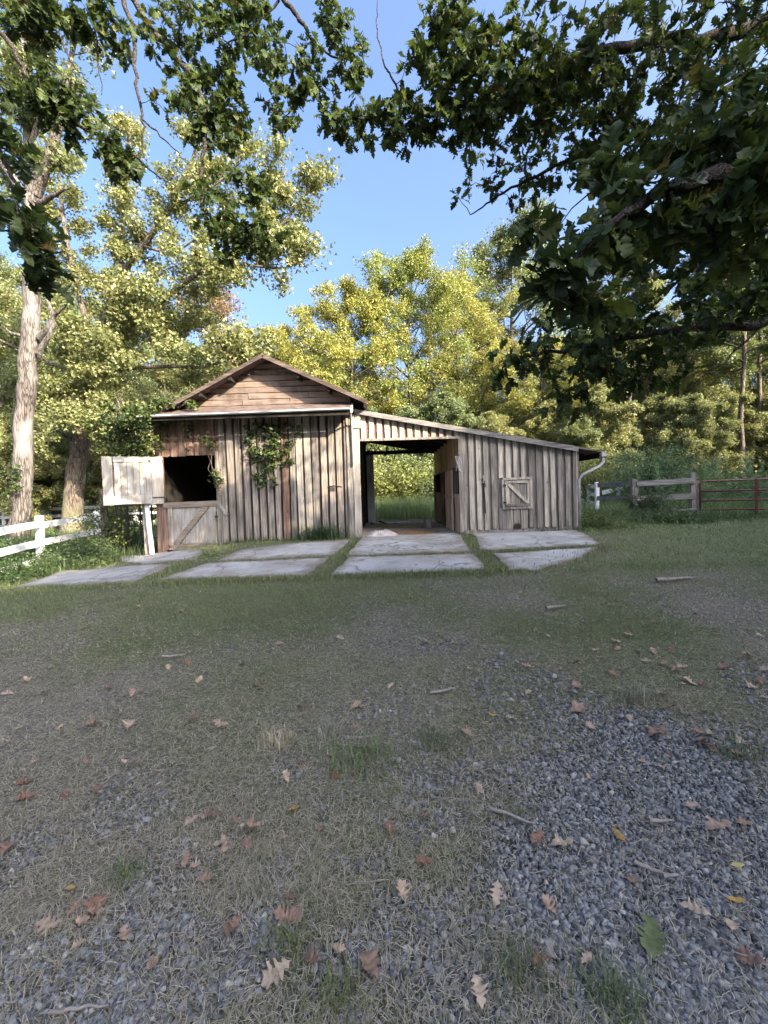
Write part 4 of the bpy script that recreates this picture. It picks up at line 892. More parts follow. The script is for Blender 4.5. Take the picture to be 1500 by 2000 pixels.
weeds('weeds', 'thin grass stems between the white fence and the barn', -7.3, 10.2, 1.5, 1.5, 1600, .42, .009, (.2, 1), 171)
weeds('weeds', 'thin grass stems at the foot of the grey rail fence', 8.0, 13.2, 3.0, 1.3, 3200, .42, .010, (.1, .9), 176)
weeds('tall_grass', 'tall pale green grass growing beyond the aisle', .8, 18.2, 3.0, 1.7, 9000, .95, .014, (.2, .9), 78, mat='feather')
weeds('tall_grass', 'tall grass in the pasture beyond the fence and gate', 14, 17.5, 7, 2.6, 12000, .7, .016, (0, .7), 179, mat='feather')
weeds('tall_grass', 'tall grass in the paddock beyond the white fences', -14, 19, 8, 4, 9000, .55, .02, (0, .8), 80)
w = weeds('grass_tuft', 'spiky grass tuft against the foot of the barn wall', -1.5, 9.80, .55, .14, 700, .52, .010, (.05, .8), 81, None, lean=.8, cat='grass tuft')
weeds('weeds', 'short weeds along the foot of the barn boards', -2.6, 9.83, 2.2, .12, 500, .16, .01, (0, .8), 82)
weeds('weeds', 'short weeds along the foundation of the lean-to', 4.2, 9.88, 1.0, .12, 300, .16, .01, (0, .8), 83)
def plumes():
    rng = np.random.default_rng(85); Vs = []; Fs = []; Ts = []; c = 0
    for k in range(150):
        x = float(rng.uniform(10.2, 24)); y = float(rng.uniform(15.6, 21)); h = rng.uniform(1.3, 2.5); s = curve((x, y, float(g(x, y))), (rng.normal(0, .12), rng.normal(0, .12), 1), h, rng, 7, 0, .05)
        m = 150; t = rng.uniform(.15, 1, m); i = np.minimum((t * 6).astype(int), 5); p = s[i] + (s[i + 1] - s[i]) * (t * 6 - i)[:, None]
        a = rng.uniform(0, 6.28, m); d = unit(np.stack([np.cos(a), np.sin(a), rng.uniform(.2, 1.2, m)], 1)); L = (.42 * (1.1 - t) + .08)[:, None] * rng.uniform(.6, 1.2, (m, 1)); b = unit(np.cross(d, rng.normal(size=(m, 3)))) * .013
        V = np.stack([p - b, p + b, p + d * L], 1).reshape(-1, 3); Vs.append(V); Fs.append(np.arange(3 * m).reshape(m, 3) + c); c += 3 * m; Ts.append(np.clip(.6 * t + .3 * rng.random(m) - .1, 0, 1))
    tag(link('tall_weeds', raw_mesh('tall_weeds', np.concatenate(Vs), np.concatenate(Fs), np.concatenate(Ts)), MAT['feather']), 'tall feathery weeds behind the red gate', None, None, 'stuff')
plumes()

# ------------------------------------------------------------------ grass, thatch, gravel
def lawn():
    rng = np.random.default_rng(91); parts = []
    def band(y0, y1, n, h, w, seg, dry):
        y = y0 + (y1 - y0) * rng.random(n) ** 1.0; x = rng.uniform(-1, 1, n) * (1.02 * y + .5); gm = gravel_mask(x, y); gr = green_mask(x, y) * (.45 + .55 * sst(y, 2.2, 5.0))
        ok = (~in_slab(x, y)) & (rng.random(n) > gm * .86) & ~((x > -5.5) & (x < 4.66) & (y > 9.9) & (y < 15.2)) & (rng.random(n) < .35 + .75 * fbm(x * 3.1, y * 3.1, 3))
        x, y, gr = x[ok], y[ok], gr[ok]; m = len(x); isdry = rng.random(m) > gr * 1.15 + .12 * dry
        t = np.where(isdry, rng.uniform(0, .42, m), np.minimum(1, rng.uniform(.45, .95, m) + .12 * (y0 > 5.9))); lean = np.where(isdry, np.minimum(np.abs(rng.normal(1.42, .18, m)), 1.56), np.abs(rng.normal(.85, .35, m)))
        hh = h * rng.uniform(.4, 1.25, m) * np.where(isdry, 1.15, 1.0); parts.append(blades(x, y, hh, w * rng.uniform(.6, 1.3, m), rng, t, 0, seg, g(x, y) + .008 + .012 * rng.random(m), lean))
    band(1.0, 2.0, 100000, .048, .0022, 2, -1); band(2.0, 3.6, 150000, .046, .0032, 1, -.4); band(3.6, 6.4, 120000, .055, .0060, 1, 1); band(6.0, 10.5, 90000, .06, .011, 1, 2.2); band(10.5, 15, 45000, .08, .018, 1, 2.5)
    # longer grass at the front edge of the apron and in its joints
    for a, b, n, wd, h in [((645, 1128), (985, 1120), 2200, .10, .10), ((300, 1142), (640, 1130), 2000, .1, .09), ((985, 1120), (1180, 1070), 1500, .16, .11), ((30, 1155), (270, 1145), 900, .1, .08),
                           ((642, 1128), (700, 1055), 1500, .07, .10), ((975, 1118), (908, 1046), 1500, .08, .10), ((285, 1138), (410, 1082), 1300, .10, .09), ((660, 1090), (925, 1083), 600, .022, .07), ((945, 1082), (1170, 1070), 700, .03, .08), ((400, 1101), (650, 1091), 400, .02, .06),
                           ((150, 1105), (400, 1095), 500, .05, .07)]:
        A, B = G(*a), G(*b); t = rng.random(n); x = A[0] + (B[0] - A[0]) * t + rng.normal(0, wd, n); y = A[1] + (B[1] - A[1]) * t + rng.normal(0, wd, n); ins = in_slab(x, y); ok = ~ins | (rng.random(n) < .1); x, y, ins = x[ok], y[ok], ins[ok]
        m = len(x); parts.append(blades(x, y, h * rng.uniform(.4, 1.3, m) * np.where(ins, .5, 1), np.full(m, .009), rng, rng.uniform(.4, 1, m), .6, 2, g(x, y) + ins * .035))
    c = 0; V = []; F = []; T = []
    for v, f, t in parts: V.append(v); F.append(f + c); T.append(t); c += len(v)
    tag(link('grass', raw_mesh('grass', np.concatenate(V), np.concatenate(F), np.concatenate(T)), MAT['grass']), 'short worn lawn grass and dry thatch in front of the barn', None, None, 'stuff')
lawn()
def tuft(px, py, n, h, tone, label, seed, spread=.05, w=.004):
    n = int(n * 1.9); h *= 1.25; w *= 1.2; p = G(px, py); rng = np.random.default_rng(seed); X = p[0] + rng.normal(0, spread, n); Y = p[1] + rng.normal(0, spread * .8, n)
    V, F, t = blades(X, Y, h * rng.uniform(.4, 1.2, n), np.full(n, w), rng, rng.uniform(*tone, n), .75, 2); b = np.array([p[0], p[1], float(g(p[0], p[1]))])
    tag(link('grass_tuft', raw_mesh('grass_tuft', V - b, F, t), MAT['grass'], None, tuple(b)), label, 'grass tuft')
tuft(540, 1452, 90, .075, (0, .25), 'straw-coloured dry grass tuft by the edge of the lawn', 101, .05)
tuft(640, 1435, 60, .075, (0, .3), 'small dry tuft beside the bright green grass', 102, .035)
tuft(700, 1490, 170, .085, (.75, 1), 'bright green grass tuft in the middle of the drive', 103, .11)
tuft(850, 1455, 110, .08, (.3, .9), 'thin green and dry tuft at the edge of the gravel', 104, .08)
tuft(1235, 1370, 80, .11, (.05, .6), 'upright dry grass tuft among brown leaves', 105, .05)
tuft(245, 1715, 140, .045, (.6, .9), 'low dark green tuft with a yellow leaf caught in it', 106, .045, .003)
tuft(500, 1745, 120, .05, (.0, .4), 'low dry tuft on the gravel', 107, .04, .003)
tuft(1010, 1600, 70, .05, (.55, .9), 'thin green tuft beside the paired brown leaves', 108, .06, .003)
tuft(1200, 1960, 150, .06, (.55, .95), 'green tuft at the very front of the gravel', 109, .06, .003)
tuft(1010, 1900, 90, .07, (.3, .9), 'long thin tuft in front of the green fallen leaf', 110, .05, .003)
tuft(560, 1850, 110, .055, (.5, .95), 'green tuft between the star-shaped leaf and the brown leaves', 111, .05, .003)
tuft(1450, 1480, 60, .08, (.3, .9), 'sparse tuft among leaves at the edge of the gravel', 112, .06)
tuft(660, 1960, 120, .06, (.5, .95), 'green tuft below the two curled brown leaves', 113, .05, .003)
def gravel():
    rng = np.random.default_rng(121); ph = (1 + 5 ** .5) / 2
    iv = unit(np.array([(-1, ph, 0), (1, ph, 0), (-1, -ph, 0), (1, -ph, 0), (0, -1, ph), (0, 1, ph), (0, -1, -ph), (0, 1, -ph), (ph, 0, -1), (ph, 0, 1), (-ph, 0, -1), (-ph, 0, 1)], float))
    fc = np.array([(0, 11, 5), (0, 5, 1), (0, 1, 7), (0, 7, 10), (0, 10, 11), (1, 5, 9), (5, 11, 4), (11, 10, 2), (10, 7, 6), (7, 1, 8), (3, 9, 4), (3, 4, 2), (3, 2, 6), (3, 6, 8), (3, 8, 9), (4, 9, 5), (2, 4, 11), (6, 2, 10), (8, 6, 7), (9, 8, 1)])
    n = 170000; y = 1.0 + 3.6 * rng.random(n) ** 1.7; x = rng.uniform(-1, 1, n) * (1.0 * y + .3); k = rng.random(n) < gravel_mask(x, y) ** 1.3; x, y = x[k], y[k]; n = len(x)
    s = .0066 * np.clip(np.exp(rng.normal(0, .36, n)), .5, 1.9) * (1 + .28 * (y - 1))
    Vs = []; Fs = []; Ts = []; cnt = 0; tone = rng.random(n) ** 1.15
    ov = np.array([(1, 0, 0), (-1, 0, 0), (0, 1, 0), (0, -1, 0), (0, 0, 1), (0, 0, -1)], float); of = np.array([(0, 2, 4), (2, 1, 4), (1, 3, 4), (3, 0, 4), (2, 0, 5), (1, 2, 5), (3, 1, 5), (0, 3, 5)])
    for near in (True, False):
        k = (y < 1.45) == near; bv, bf = (iv, fc) if near else (ov, of); m = int(k.sum()); nv = len(bv); xs, ys, ss = x[k], y[k], s[k]
        v = bv[None] * (1 + rng.normal(0, .22, (m, nv, 1))) + rng.normal(0, .16, (m, nv, 3)); v = v * (rng.uniform(.65, 1.25, (m, 1, 3)) * [1, 1, .75]) * (1 if near else 1.12)
        a = rng.uniform(0, 6.28, m); ca, sa = np.cos(a)[:, None], np.sin(a)[:, None]; v = np.stack([v[..., 0] * ca - v[..., 1] * sa, v[..., 0] * sa + v[..., 1] * ca, v[..., 2] + v[..., 0] * rng.normal(0, .3, (m, 1))], -1)
        z = g(xs, ys) + .03 * (fbm(xs * .9, ys * .9, 3) - .5) + .016 * (fbm(xs * 7, ys * 7, 3) - .5)
        v = v * ss[:, None, None] + np.stack([xs, ys, z + ss * .35], 1)[:, None, :]
        Vs.append(v.reshape(-1, 3)); Fs.append((bf[None] + (np.arange(m) * nv)[:, None, None]).reshape(-1, 3) + cnt); Ts.append(np.repeat(tone[k], len(bf))); cnt += m * nv
    tag(link('gravel', raw_mesh('gravel', np.concatenate(Vs), np.concatenate(Fs), np.concatenate(Ts)), MAT['stone']), 'blue-grey crushed stone of the drive', None, None, 'stuff')
    return n
print('stones', gravel())

# ------------------------------------------------------------------ oak leaf shapes
OAK = [[(0, .012), (.08, .04), (.15, .15), (.20, .21), (.25, .17), (.28, .10), (.33, .22), (.38, .35), (.43, .34), (.47, .15), (.52, .22), (.58, .41), (.64, .40), (.68, .17), (.74, .22), (.80, .28), (.86, .22), (.90, .11), (.96, .09), (1, .02)],
       [(0, .012), (.10, .05), (.18, .18), (.23, .24), (.28, .19), (.32, .09), (.38, .25), (.43, .42), (.48, .38), (.52, .13), (.57, .25), (.62, .37), (.67, .33), (.73, .12), (.80, .19), (.86, .18), (.92, .08), (1, .015)],
       [(0, .012), (.12, .07), (.20, .15), (.26, .20), (.31, .17), (.35, .13), (.41, .22), (.47, .30), (.52, .26), (.55, .18), (.61, .26), (.66, .33), (.71, .28), (.75, .18), (.82, .22), (.88, .18), (.94, .12), (1, .03)]]
PLAIN = [(0, .01), (.1, .05), (.2, .12), (.35, .19), (.5, .22), (.65, .19), (.8, .12), (.9, .06), (1, 0)]
def leaf_shape(prof, rng, droop, fold, curl=0.0, stem=.2, asym=.12, wave=.03):
    """Vertices and quads of one leaf: length 1 along +Y, face towards +Z."""
    v = []; f = []; n = len(prof)
    z = lambda y, w: -droop * y * y - fold * abs(w) + curl * w * w * 3 + wave * math.sin(9 * y + 5 * w)
    for y, w in prof:
        wl = w * (1 + rng.normal(0, asym)); wr = w * (1 + rng.normal(0, asym)); yl = y + (.03 if w > .2 else -.02) + rng.normal(0, .012); yr = y + (.03 if w > .2 else -.02) + rng.normal(0, .012)
        v += [(-wl, yl, z(y, wl)), (0, y, z(y, 0)), (wr, yr, z(y, wr))]
    for i in range(n - 1):
        a = 3 * i; f += [(a, a + 1, a + 4, a + 3), (a + 1, a + 2, a + 5, a + 4)]
    if stem:
        k = len(v); v += [(-.011, 0, 0), (.011, 0, 0), (.008, -stem, -.03), (-.008, -stem, -.03)]; f.append((k + 3, k + 2, k + 1, k))
    return np.array(v, float), np.array(f, int)
_r = np.random.default_rng(131)
NEAR = [leaf_shape(OAK[i % 3], _r, _r.uniform(.0, .75), _r.uniform(-.25, .5), _r.uniform(0, .5), stem=.12, asym=.2, wave=.05) for i in range(12)]
NEARM = []
for v, f in NEAR:
    me = raw_mesh('leaf', v, f); me.materials.append(MAT['leaf_near_one']); NEARM.append(me)

# ------------------------------------------------------------------ overhead oaks: trunks stand behind the viewer
def bough_tree(name, base, label, limbs, blobs, seed, lsize, trunk_r, unseen_crown, rim):
    """limbs: polylines in the world with radii; blobs: (centre, radii, rosettes, leaf size)."""
    rng = np.random.default_rng(seed); base = np.array(base, float); o = thing(name, base, label, 'tree')
    polys = []; nodes = []
    for pts, r0, r1 in limbs:
        pts = np.array(pts, float); m = 6; t = np.linspace(0, len(pts) - 1, (len(pts) - 1) * m + 1); k = np.minimum(t.astype(int), len(pts) - 2); u = (t - k)[:, None]
        q = pts[k] * (1 - u) + pts[k + 1] * u
        for _ in range(2): q[1:-1] = (q[:-2] + 2 * q[1:-1] + q[2:]) / 4
        q = q + np.vstack([np.zeros((1, 3)), rng.normal(0, .35 * r1 + .006, (len(q) - 1, 3))]); polys.append((q, np.linspace(r0, r1, len(q)), 8)); nodes += list(q)
    ros = []
    for c, rad, n, ls in blobs:
        d = rng.normal(size=(n, 3)); d = unit(d) * rng.random((n, 1)) ** .42; q = np.array(c) + d * np.array(rad); ros += [(p, ls) for p in q]
    N = np.array(nodes); dist = [np.min(np.linalg.norm(N - p, axis=1)) for p, _ in ros]; order = np.argsort(dist); LC = []; LA = []; LN = []; LS = []
    for i in order:
        p, ls = ros[i]; dd = np.linalg.norm(N - p, axis=1); j = int(np.argmin(dd)); a = N[j]; L = dd[j]; mid = (a + p) / 2 + rng.normal(0, .09 * L + .004, 3) + [0, 0, .07 * L]
        c = np.array([a, (a + mid) / 2 + rng.normal(0, .03 * L, 3), mid, (mid + p) / 2, p]); polys.append((c, np.linspace(.0035 + .005 * min(L, 1.2), .002, 5), 4)); N = np.vstack([N, c[2:]])
        tw = unit(p - mid); m = rng.integers(5, 9); ax = unit(tw * .7 + unit(rng.normal(size=(m, 3))) * .9 + [0, 0, -.28]); nn = rng.normal(size=(m, 3)) * .55 + [0, 0, 1]
        nn = unit(nn - ax * np.sum(nn * ax, 1, keepdims=True)); LC.append(p + ax * ls * .12 - tw * rng.uniform(0, .8 * ls, (m, 1))); LA.append(ax); LN.append(nn); LS.append(ls * rng.uniform(.6, 1.15, m))
    C = np.concatenate(LC); A = np.concatenate(LA); Nn = np.concatenate(LN); Sz = np.concatenate(LS); X = np.cross(A, Nn)
    rel = C - CAM; dep = rel @ _f; sx = (rel @ CR) / np.maximum(dep, .01); sy = (rel @ CU) / np.maximum(dep, .01); vis = (dep > .2) & (np.abs(sx) < .93) & (sy < 1.24) & (sy > -1.2)
    score = np.where(vis, Sz / np.maximum(dep, .2), 0); big = set(np.argsort(-score)[:300].tolist()); V = []; F = []; T = []; cnt = 0
    for i in range(len(C)):
        k = int(rng.integers(len(NEAR)))
        if not vis[i] and rng.random() < .5: continue
        if i in big:
            q = link('leaf', NEARM[k], None, o); mtx = Matrix.Identity(4); s = float(Sz[i])
            for r in range(3): mtx[r][0], mtx[r][1], mtx[r][2], mtx[r][3] = X[i][r] * s, A[i][r] * s, Nn[i][r] * s, float(C[i][r] - base[r])
            q.matrix_basis = mtx
        else:
            v, f = NEAR[k]; R3 = np.stack([X[i], A[i], Nn[i]], 1) * Sz[i]; V.append(v @ R3.T + C[i] - base); F.append(f + cnt); cnt += len(v); T.append(np.full(len(f), rng.random()))
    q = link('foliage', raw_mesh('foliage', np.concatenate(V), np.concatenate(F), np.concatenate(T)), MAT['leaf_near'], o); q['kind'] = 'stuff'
    link('trunk', tubes_mesh('trunk', [(a - base, b, c) for a, b, c in polys], 6), MAT['twig_bark'], o)
    if unseen_crown:                                       # unseen rest of the crown, plus leaf clumps added to cast dappled shade
        an = []
        for c, rad, n in unseen_crown: d = unit(rng.normal(size=(n, 3))) * rng.random((n, 1)) ** .4; an += list(np.array(c) + d * np.array(rad))
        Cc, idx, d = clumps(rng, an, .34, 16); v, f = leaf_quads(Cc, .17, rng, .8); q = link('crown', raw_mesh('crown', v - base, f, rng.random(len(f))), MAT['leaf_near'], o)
    print(name, 'leaves', len(C)); return o
def blob(px, py, rx, ry, d, n, ls, dd=None):
    n = int(round(n * ((.85 if py < 290 and d > 3.5 else .52) if px > 760 else .9)))
    c = P(px, py, d); k = d / FPX; return (c, (rx * k, dd or max(rx, ry) * k * .8, ry * k), n, ls)
# the oak on the right
TR = np.array([7.2, -2.2, -.2])
top = TR + [0, 0, 4.6]
limbsR = [([TR, TR + [-.05, 0, 2.4], top, TR + [.2, .1, 7.5]], .36, .16),
    ([top - [0, 0, .6], (5.6, -.2, 5.6)] + PP((1500, 48, 3.9), (1380, 78, 3.9), (1250, 84, 4.0), (1110, 110, 4.1), (1050, 160, 4.2), (960, 200, 4.3), (880, 214, 4.4), (820, 215, 4.5), (780, 195, 4.5)), .075, .012),
    ([(5.6, -.2, 5.6)] + PP((1520, 130, 4.4), (1420, 170, 4.6), (1345, 235, 4.7), (1215, 270, 4.8), (1060, 335, 4.9), (965, 385, 5.0), (918, 420, 5.0)), .05, .006),
    ([top - [0, 0, 1.2], (4.6, .2, 3.6)] + PP((1560, 330, 2.3), (1420, 330, 2.1), (1300, 370, 2.0), (1180, 440, 2.0), (1120, 520, 2.0)), .07, .01),
    ([top - [0, 0, 1.8], (4.8, 1.2, 3.2)] + PP((1560, 600, 3.6), (1490, 636, 3.7), (1340, 640, 3.8), (1180, 670, 4.0), (1060, 690, 4.1), (985, 712, 4.2)), .06, .008),
    (PP((1490, 636, 3.7), (1420, 700, 3.7), (1345, 756, 3.7)), .012, .004), (PP((790, 200, 4.5), (764, 150, 4.5), (752, 130, 4.5), (735, 60, 4.5), (738, 0, 4.5)), .012, .004)]
blobsR = [blob(1300, 120, 230, 130, 3.9, 190, .125), blob(1080, 100, 140, 110, 4.1, 95, .125), blob(1010, 190, 110, 80, 4.2, 85, .125), blob(900, 220, 90, 60, 4.4, 70, .125), blob(800, 235, 60, 45, 4.5, 38, .125),
    blob(875, 30, 55, 40, 4.2, 26, .13), blob(840, 110, 45, 45, 4.3, 16, .13), blob(690, 225, 75, 40, 4.6, 42, .12), blob(935, 100, 60, 80, 4.2, 40, .125), blob(870, 140, 40, 60, 4.3, 18, .125),
    blob(1160, 260, 120, 70, 4.8, 85, .125), blob(1030, 330, 80, 60, 4.9, 40, .115), blob(935, 360, 50, 45, 5.0, 15, .115), blob(940, 300, 40, 30, 5.0, 9, .115), blob(1300, 230, 140, 60, 4.4, 60, .125),
    blob(1420, 250, 130, 110, 2.2, 60, .14), blob(1400, 420, 150, 90, 2.1, 75, .14), blob(1230, 430, 110, 90, 2.1, 44, .14), blob(1110, 540, 55, 70, 2.0, 16, .145), blob(1190, 330, 60, 60, 2.2, 14, .14), blob(1170, 590, 40, 30, 2.0, 7, .14),
    blob(1060, 450, 60, 40, 2.6, 11, .13), blob(1450, 330, 90, 140, 2.6, 60, .14),
    blob(1330, 600, 190, 75, 3.8, 140, .125), blob(1150, 660, 150, 55, 4.0, 100, .125), blob(1230, 720, 120, 50, 4.0, 75, .125), blob(1110, 770, 55, 45, 4.0, 30, .12), blob(1010, 690, 60, 45, 4.2, 26, .12), blob(980, 740, 30, 30, 4.2, 7, .12), blob(1440, 560, 100, 60, 3.6, 50, .125), blob(1290, 500, 120, 60, 3.6, 50, .125)]
_rd = np.random.default_rng(17); DAPPLE = [((7.2, -2.2, 7.5), (2.4, 2.2, 2.2), 40)]
for _k in range(30):  # unseen leaf clumps, added towards the sun to dapple the barn front
    fx, fz, q = _rd.uniform(-5.4, -.4), .35 + 2.5 * _rd.random() ** 1.5, _rd.uniform(11.5, 16)
    DAPPLE.append(((fx + .743 * q, 10 - .669 * q, fz + .51 * q), (.65, .35, .12), 3))
bough_tree('shading_oak', TR, 'near oak whose dark leafy boughs hang across the upper right', limbsR, blobsR, 141, .125, .36,
           DAPPLE, None)
# the oak on the left
TL = np.array([-5.2, -3.0, -.3]); topl = TL + [0, 0, 5.0]
limbsL = [([TL, TL + [.05, 0, 2.5], topl, TL + [.2, .1, 8]], .32, .14),
    ([topl, (-4.4, -.2, 7.2)] + PP((300, -140, 4.6), (235, -20, 4.5), (262, 60, 4.5), (266, 170, 4.4), (280, 235, 4.4), (276, 310, 4.4)), .04, .006),
    ([(-4.4, -.2, 7.2)] + PP((180, -120, 4.6), (300, 60, 4.6), (360, 130, 4.6), (402, 200, 4.5), (402, 270, 4.5), (392, 340, 4.5), (396, 405, 4.5), (432, 470, 4.5)), .04, .008),
    ([(-4.4, -.2, 7.2)] + PP((500, -140, 4.8), (545, -10, 4.6), (590, 40, 4.5), (610, 80, 4.5), (668, 118, 4.5)), .04, .008),
    ([topl, (-4.8, .2, 5.0)] + PP((-60, 0, 3.6), (10, 70, 3.6), (60, 160, 3.7), (120, 225, 3.8), (190, 265, 3.9), (270, 310, 4.0), (330, 360, 4.1)), .03, .006),
    (PP((180, -30, 4.5), (184, 60, 4.5), (200, 185, 4.5)), .014, .004), (PP((90, -20, 4.2), (110, 60, 4.2), (145, 130, 4.2), (175, 165, 4.2)), .012, .004), (PP((280, 235, 4.4), (330, 280, 4.4), (362, 315, 4.4)), .01, .004),
    (PP((545, 0, 4.6), (480, 70, 4.6), (430, 90, 4.6)), .014, .005), ([(-4.8, .2, 5.0)] + PP((-60, 200, 3.0), (20, 330, 2.8), (60, 420, 2.8)), .03, .006)]
blobsL = [blob(410, 60, 110, 70, 4.6, 78, .115), blob(400, 170, 75, 75, 4.6, 60, .115), blob(440, 240, 45, 50, 4.5, 24, .115), blob(395, 250, 35, 40, 4.5, 16, .115), blob(430, 400, 55, 70, 4.5, 30, .115), blob(500, 360, 40, 40, 4.5, 18, .115), blob(490, 460, 60, 35, 4.5, 34, .115), blob(450, 490, 25, 25, 4.5, 8, .115),
    blob(230, 70, 70, 30, 4.5, 20, .115), blob(170, 25, 60, 30, 4.4, 18, .115), blob(50, 30, 70, 50, 3.8, 40, .115), blob(120, 5, 60, 30, 4.2, 16, .115), blob(530, 120, 35, 80, 4.5, 34, .115), blob(600, 140, 55, 60, 4.5, 26, .115), blob(690, 110, 40, 40, 4.5, 22, .115), blob(640, 30, 45, 40, 4.5, 20, .12), blob(600, 190, 25, 18, 4.5, 7, .115), blob(555, 235, 25, 22, 4.5, 9, .12),
    blob(120, 200, 60, 45, 3.7, 26, .115), blob(60, 180, 60, 40, 3.7, 22, .115), blob(230, 300, 45, 40, 4.0, 12, .115), blob(150, 270, 40, 40, 3.9, 8, .115), blob(320, 200, 25, 25, 4.4, 5, .115), blob(40, 440, 50, 70, 2.7, 13, .14), blob(20, 300, 40, 60, 2.8, 9, .13), blob(85, 520, 40, 30, 2.8, 6, .14), blob(245, 320, 35, 25, 4.0, 9, .115), blob(470, 5, 60, 30, 4.6, 26, .115)]
bough_tree('shading_oak', TL, 'near oak whose thin twigs and dark leaves hang across the upper left', limbsL, blobsL, 142, .12, .32, [((-5, -3.2, 8.0), (2.2, 2.0, 2.2), 36)], None)
# oaks and brush behind the viewer that shade the yard: nobody sees or counts them
tl = bpy.data.objects.new('treeline', None); COL.objects.link(tl); tag(tl, 'line of oaks behind the viewer that shades the yard', None, None, 'stuff'); tl.location = (8, -6, 0)
shade = tree_meshes(tree_data(29, 11, .25, .04, 4.6, 34, 20, .36, .8, .1), MAT['bark'], MAT['leaf_deep'])
for k, t in enumerate([-9, -5, -1, 3, 8.5, 12, 15, 19.5, 24]):
    x, y = 16 + .669 * t + (k % 3 - 1) * .8, -10 + .743 * t - (k % 2) * 1.2; sc = {-9: 1.1, -5: 1.37, -1: 1.24, 3: 1.19, 8.5: 1.23, 12: 1.30, 15: 1.32, 19.5: 1.25}.get(t, 1.15)
    for nm, me in zip(('trunk', 'crown'), shade):
        q = link(nm, me, None, tl); q.location = (x - 8, y + 6, float(g(x, y)) - .1); q.scale = (sc * .8, sc * .8, sc); q.rotation_euler.z = random.uniform(0, 6.28)

thin = tree_meshes(tree_data(33, 11, .2, .3, 4.2, 22, 9, .30, .6, .3, keep=.42), MAT['bark'], MAT['leaf_deep'])
for t, sc in ((5.0, 1.10),):
    x, y = 14.5 + .669 * t, -8.6 + .743 * t
    for nm, me in zip(('trunk', 'crown'), thin):
        q = link(nm, me, None, tl); q.location = (x - 8, y + 6, float(g(x, y)) - .1); q.scale = (sc * .8, sc * .8, sc); q.rotation_euler.z = random.uniform(0, 6.28)

# ------------------------------------------------------------------ fallen leaves and sticks
FM = {}
def fallen(px, py, size, kind, label=None, group=None, rot=None, tilt=None, seed=0):
    r = np.random.default_rng(int(px * 7 + py * 13)); k = (kind, int(r.integers(10)))
    if k not in FM:
        rr = np.random.default_rng(200 + k[1] * 11 + len(kind)); pr = PLAIN if kind in ('fallen_yellow',) else OAK[k[1] % 3]
        v, f = leaf_shape(pr, rr, rr.uniform(-.3, .45), rr.uniform(-.35, .35), rr.uniform(0, .5), .22 if k[1] % 2 else .05, .16, .05); v[:, 1] -= .5; v[:, 2] -= v[:, 2].min(); FM[k] = raw_mesh('fallen_leaf', v, f); FM[k].materials.append(MAT[kind])
    p = G(px, py); o = link('fallen_leaf', FM[k]); o.location = (float(p[0]), float(p[1]), float(g(p[0], p[1])) + .022)
    s = size * r.uniform(.78, .95); o.scale = (s, s, s * r.uniform(.7, 1.2)); o.rotation_euler = (r.normal(0, .18), r.normal(0, .18), r.uniform(0, 6.28) if rot is None else rot)
    tag(o, label or 'dry brown oak leaf lying on the worn grass and gravel', 'leaf', group or ('dry leaves fallen on the yard' if not label else None)); return o
B = 'fallen'
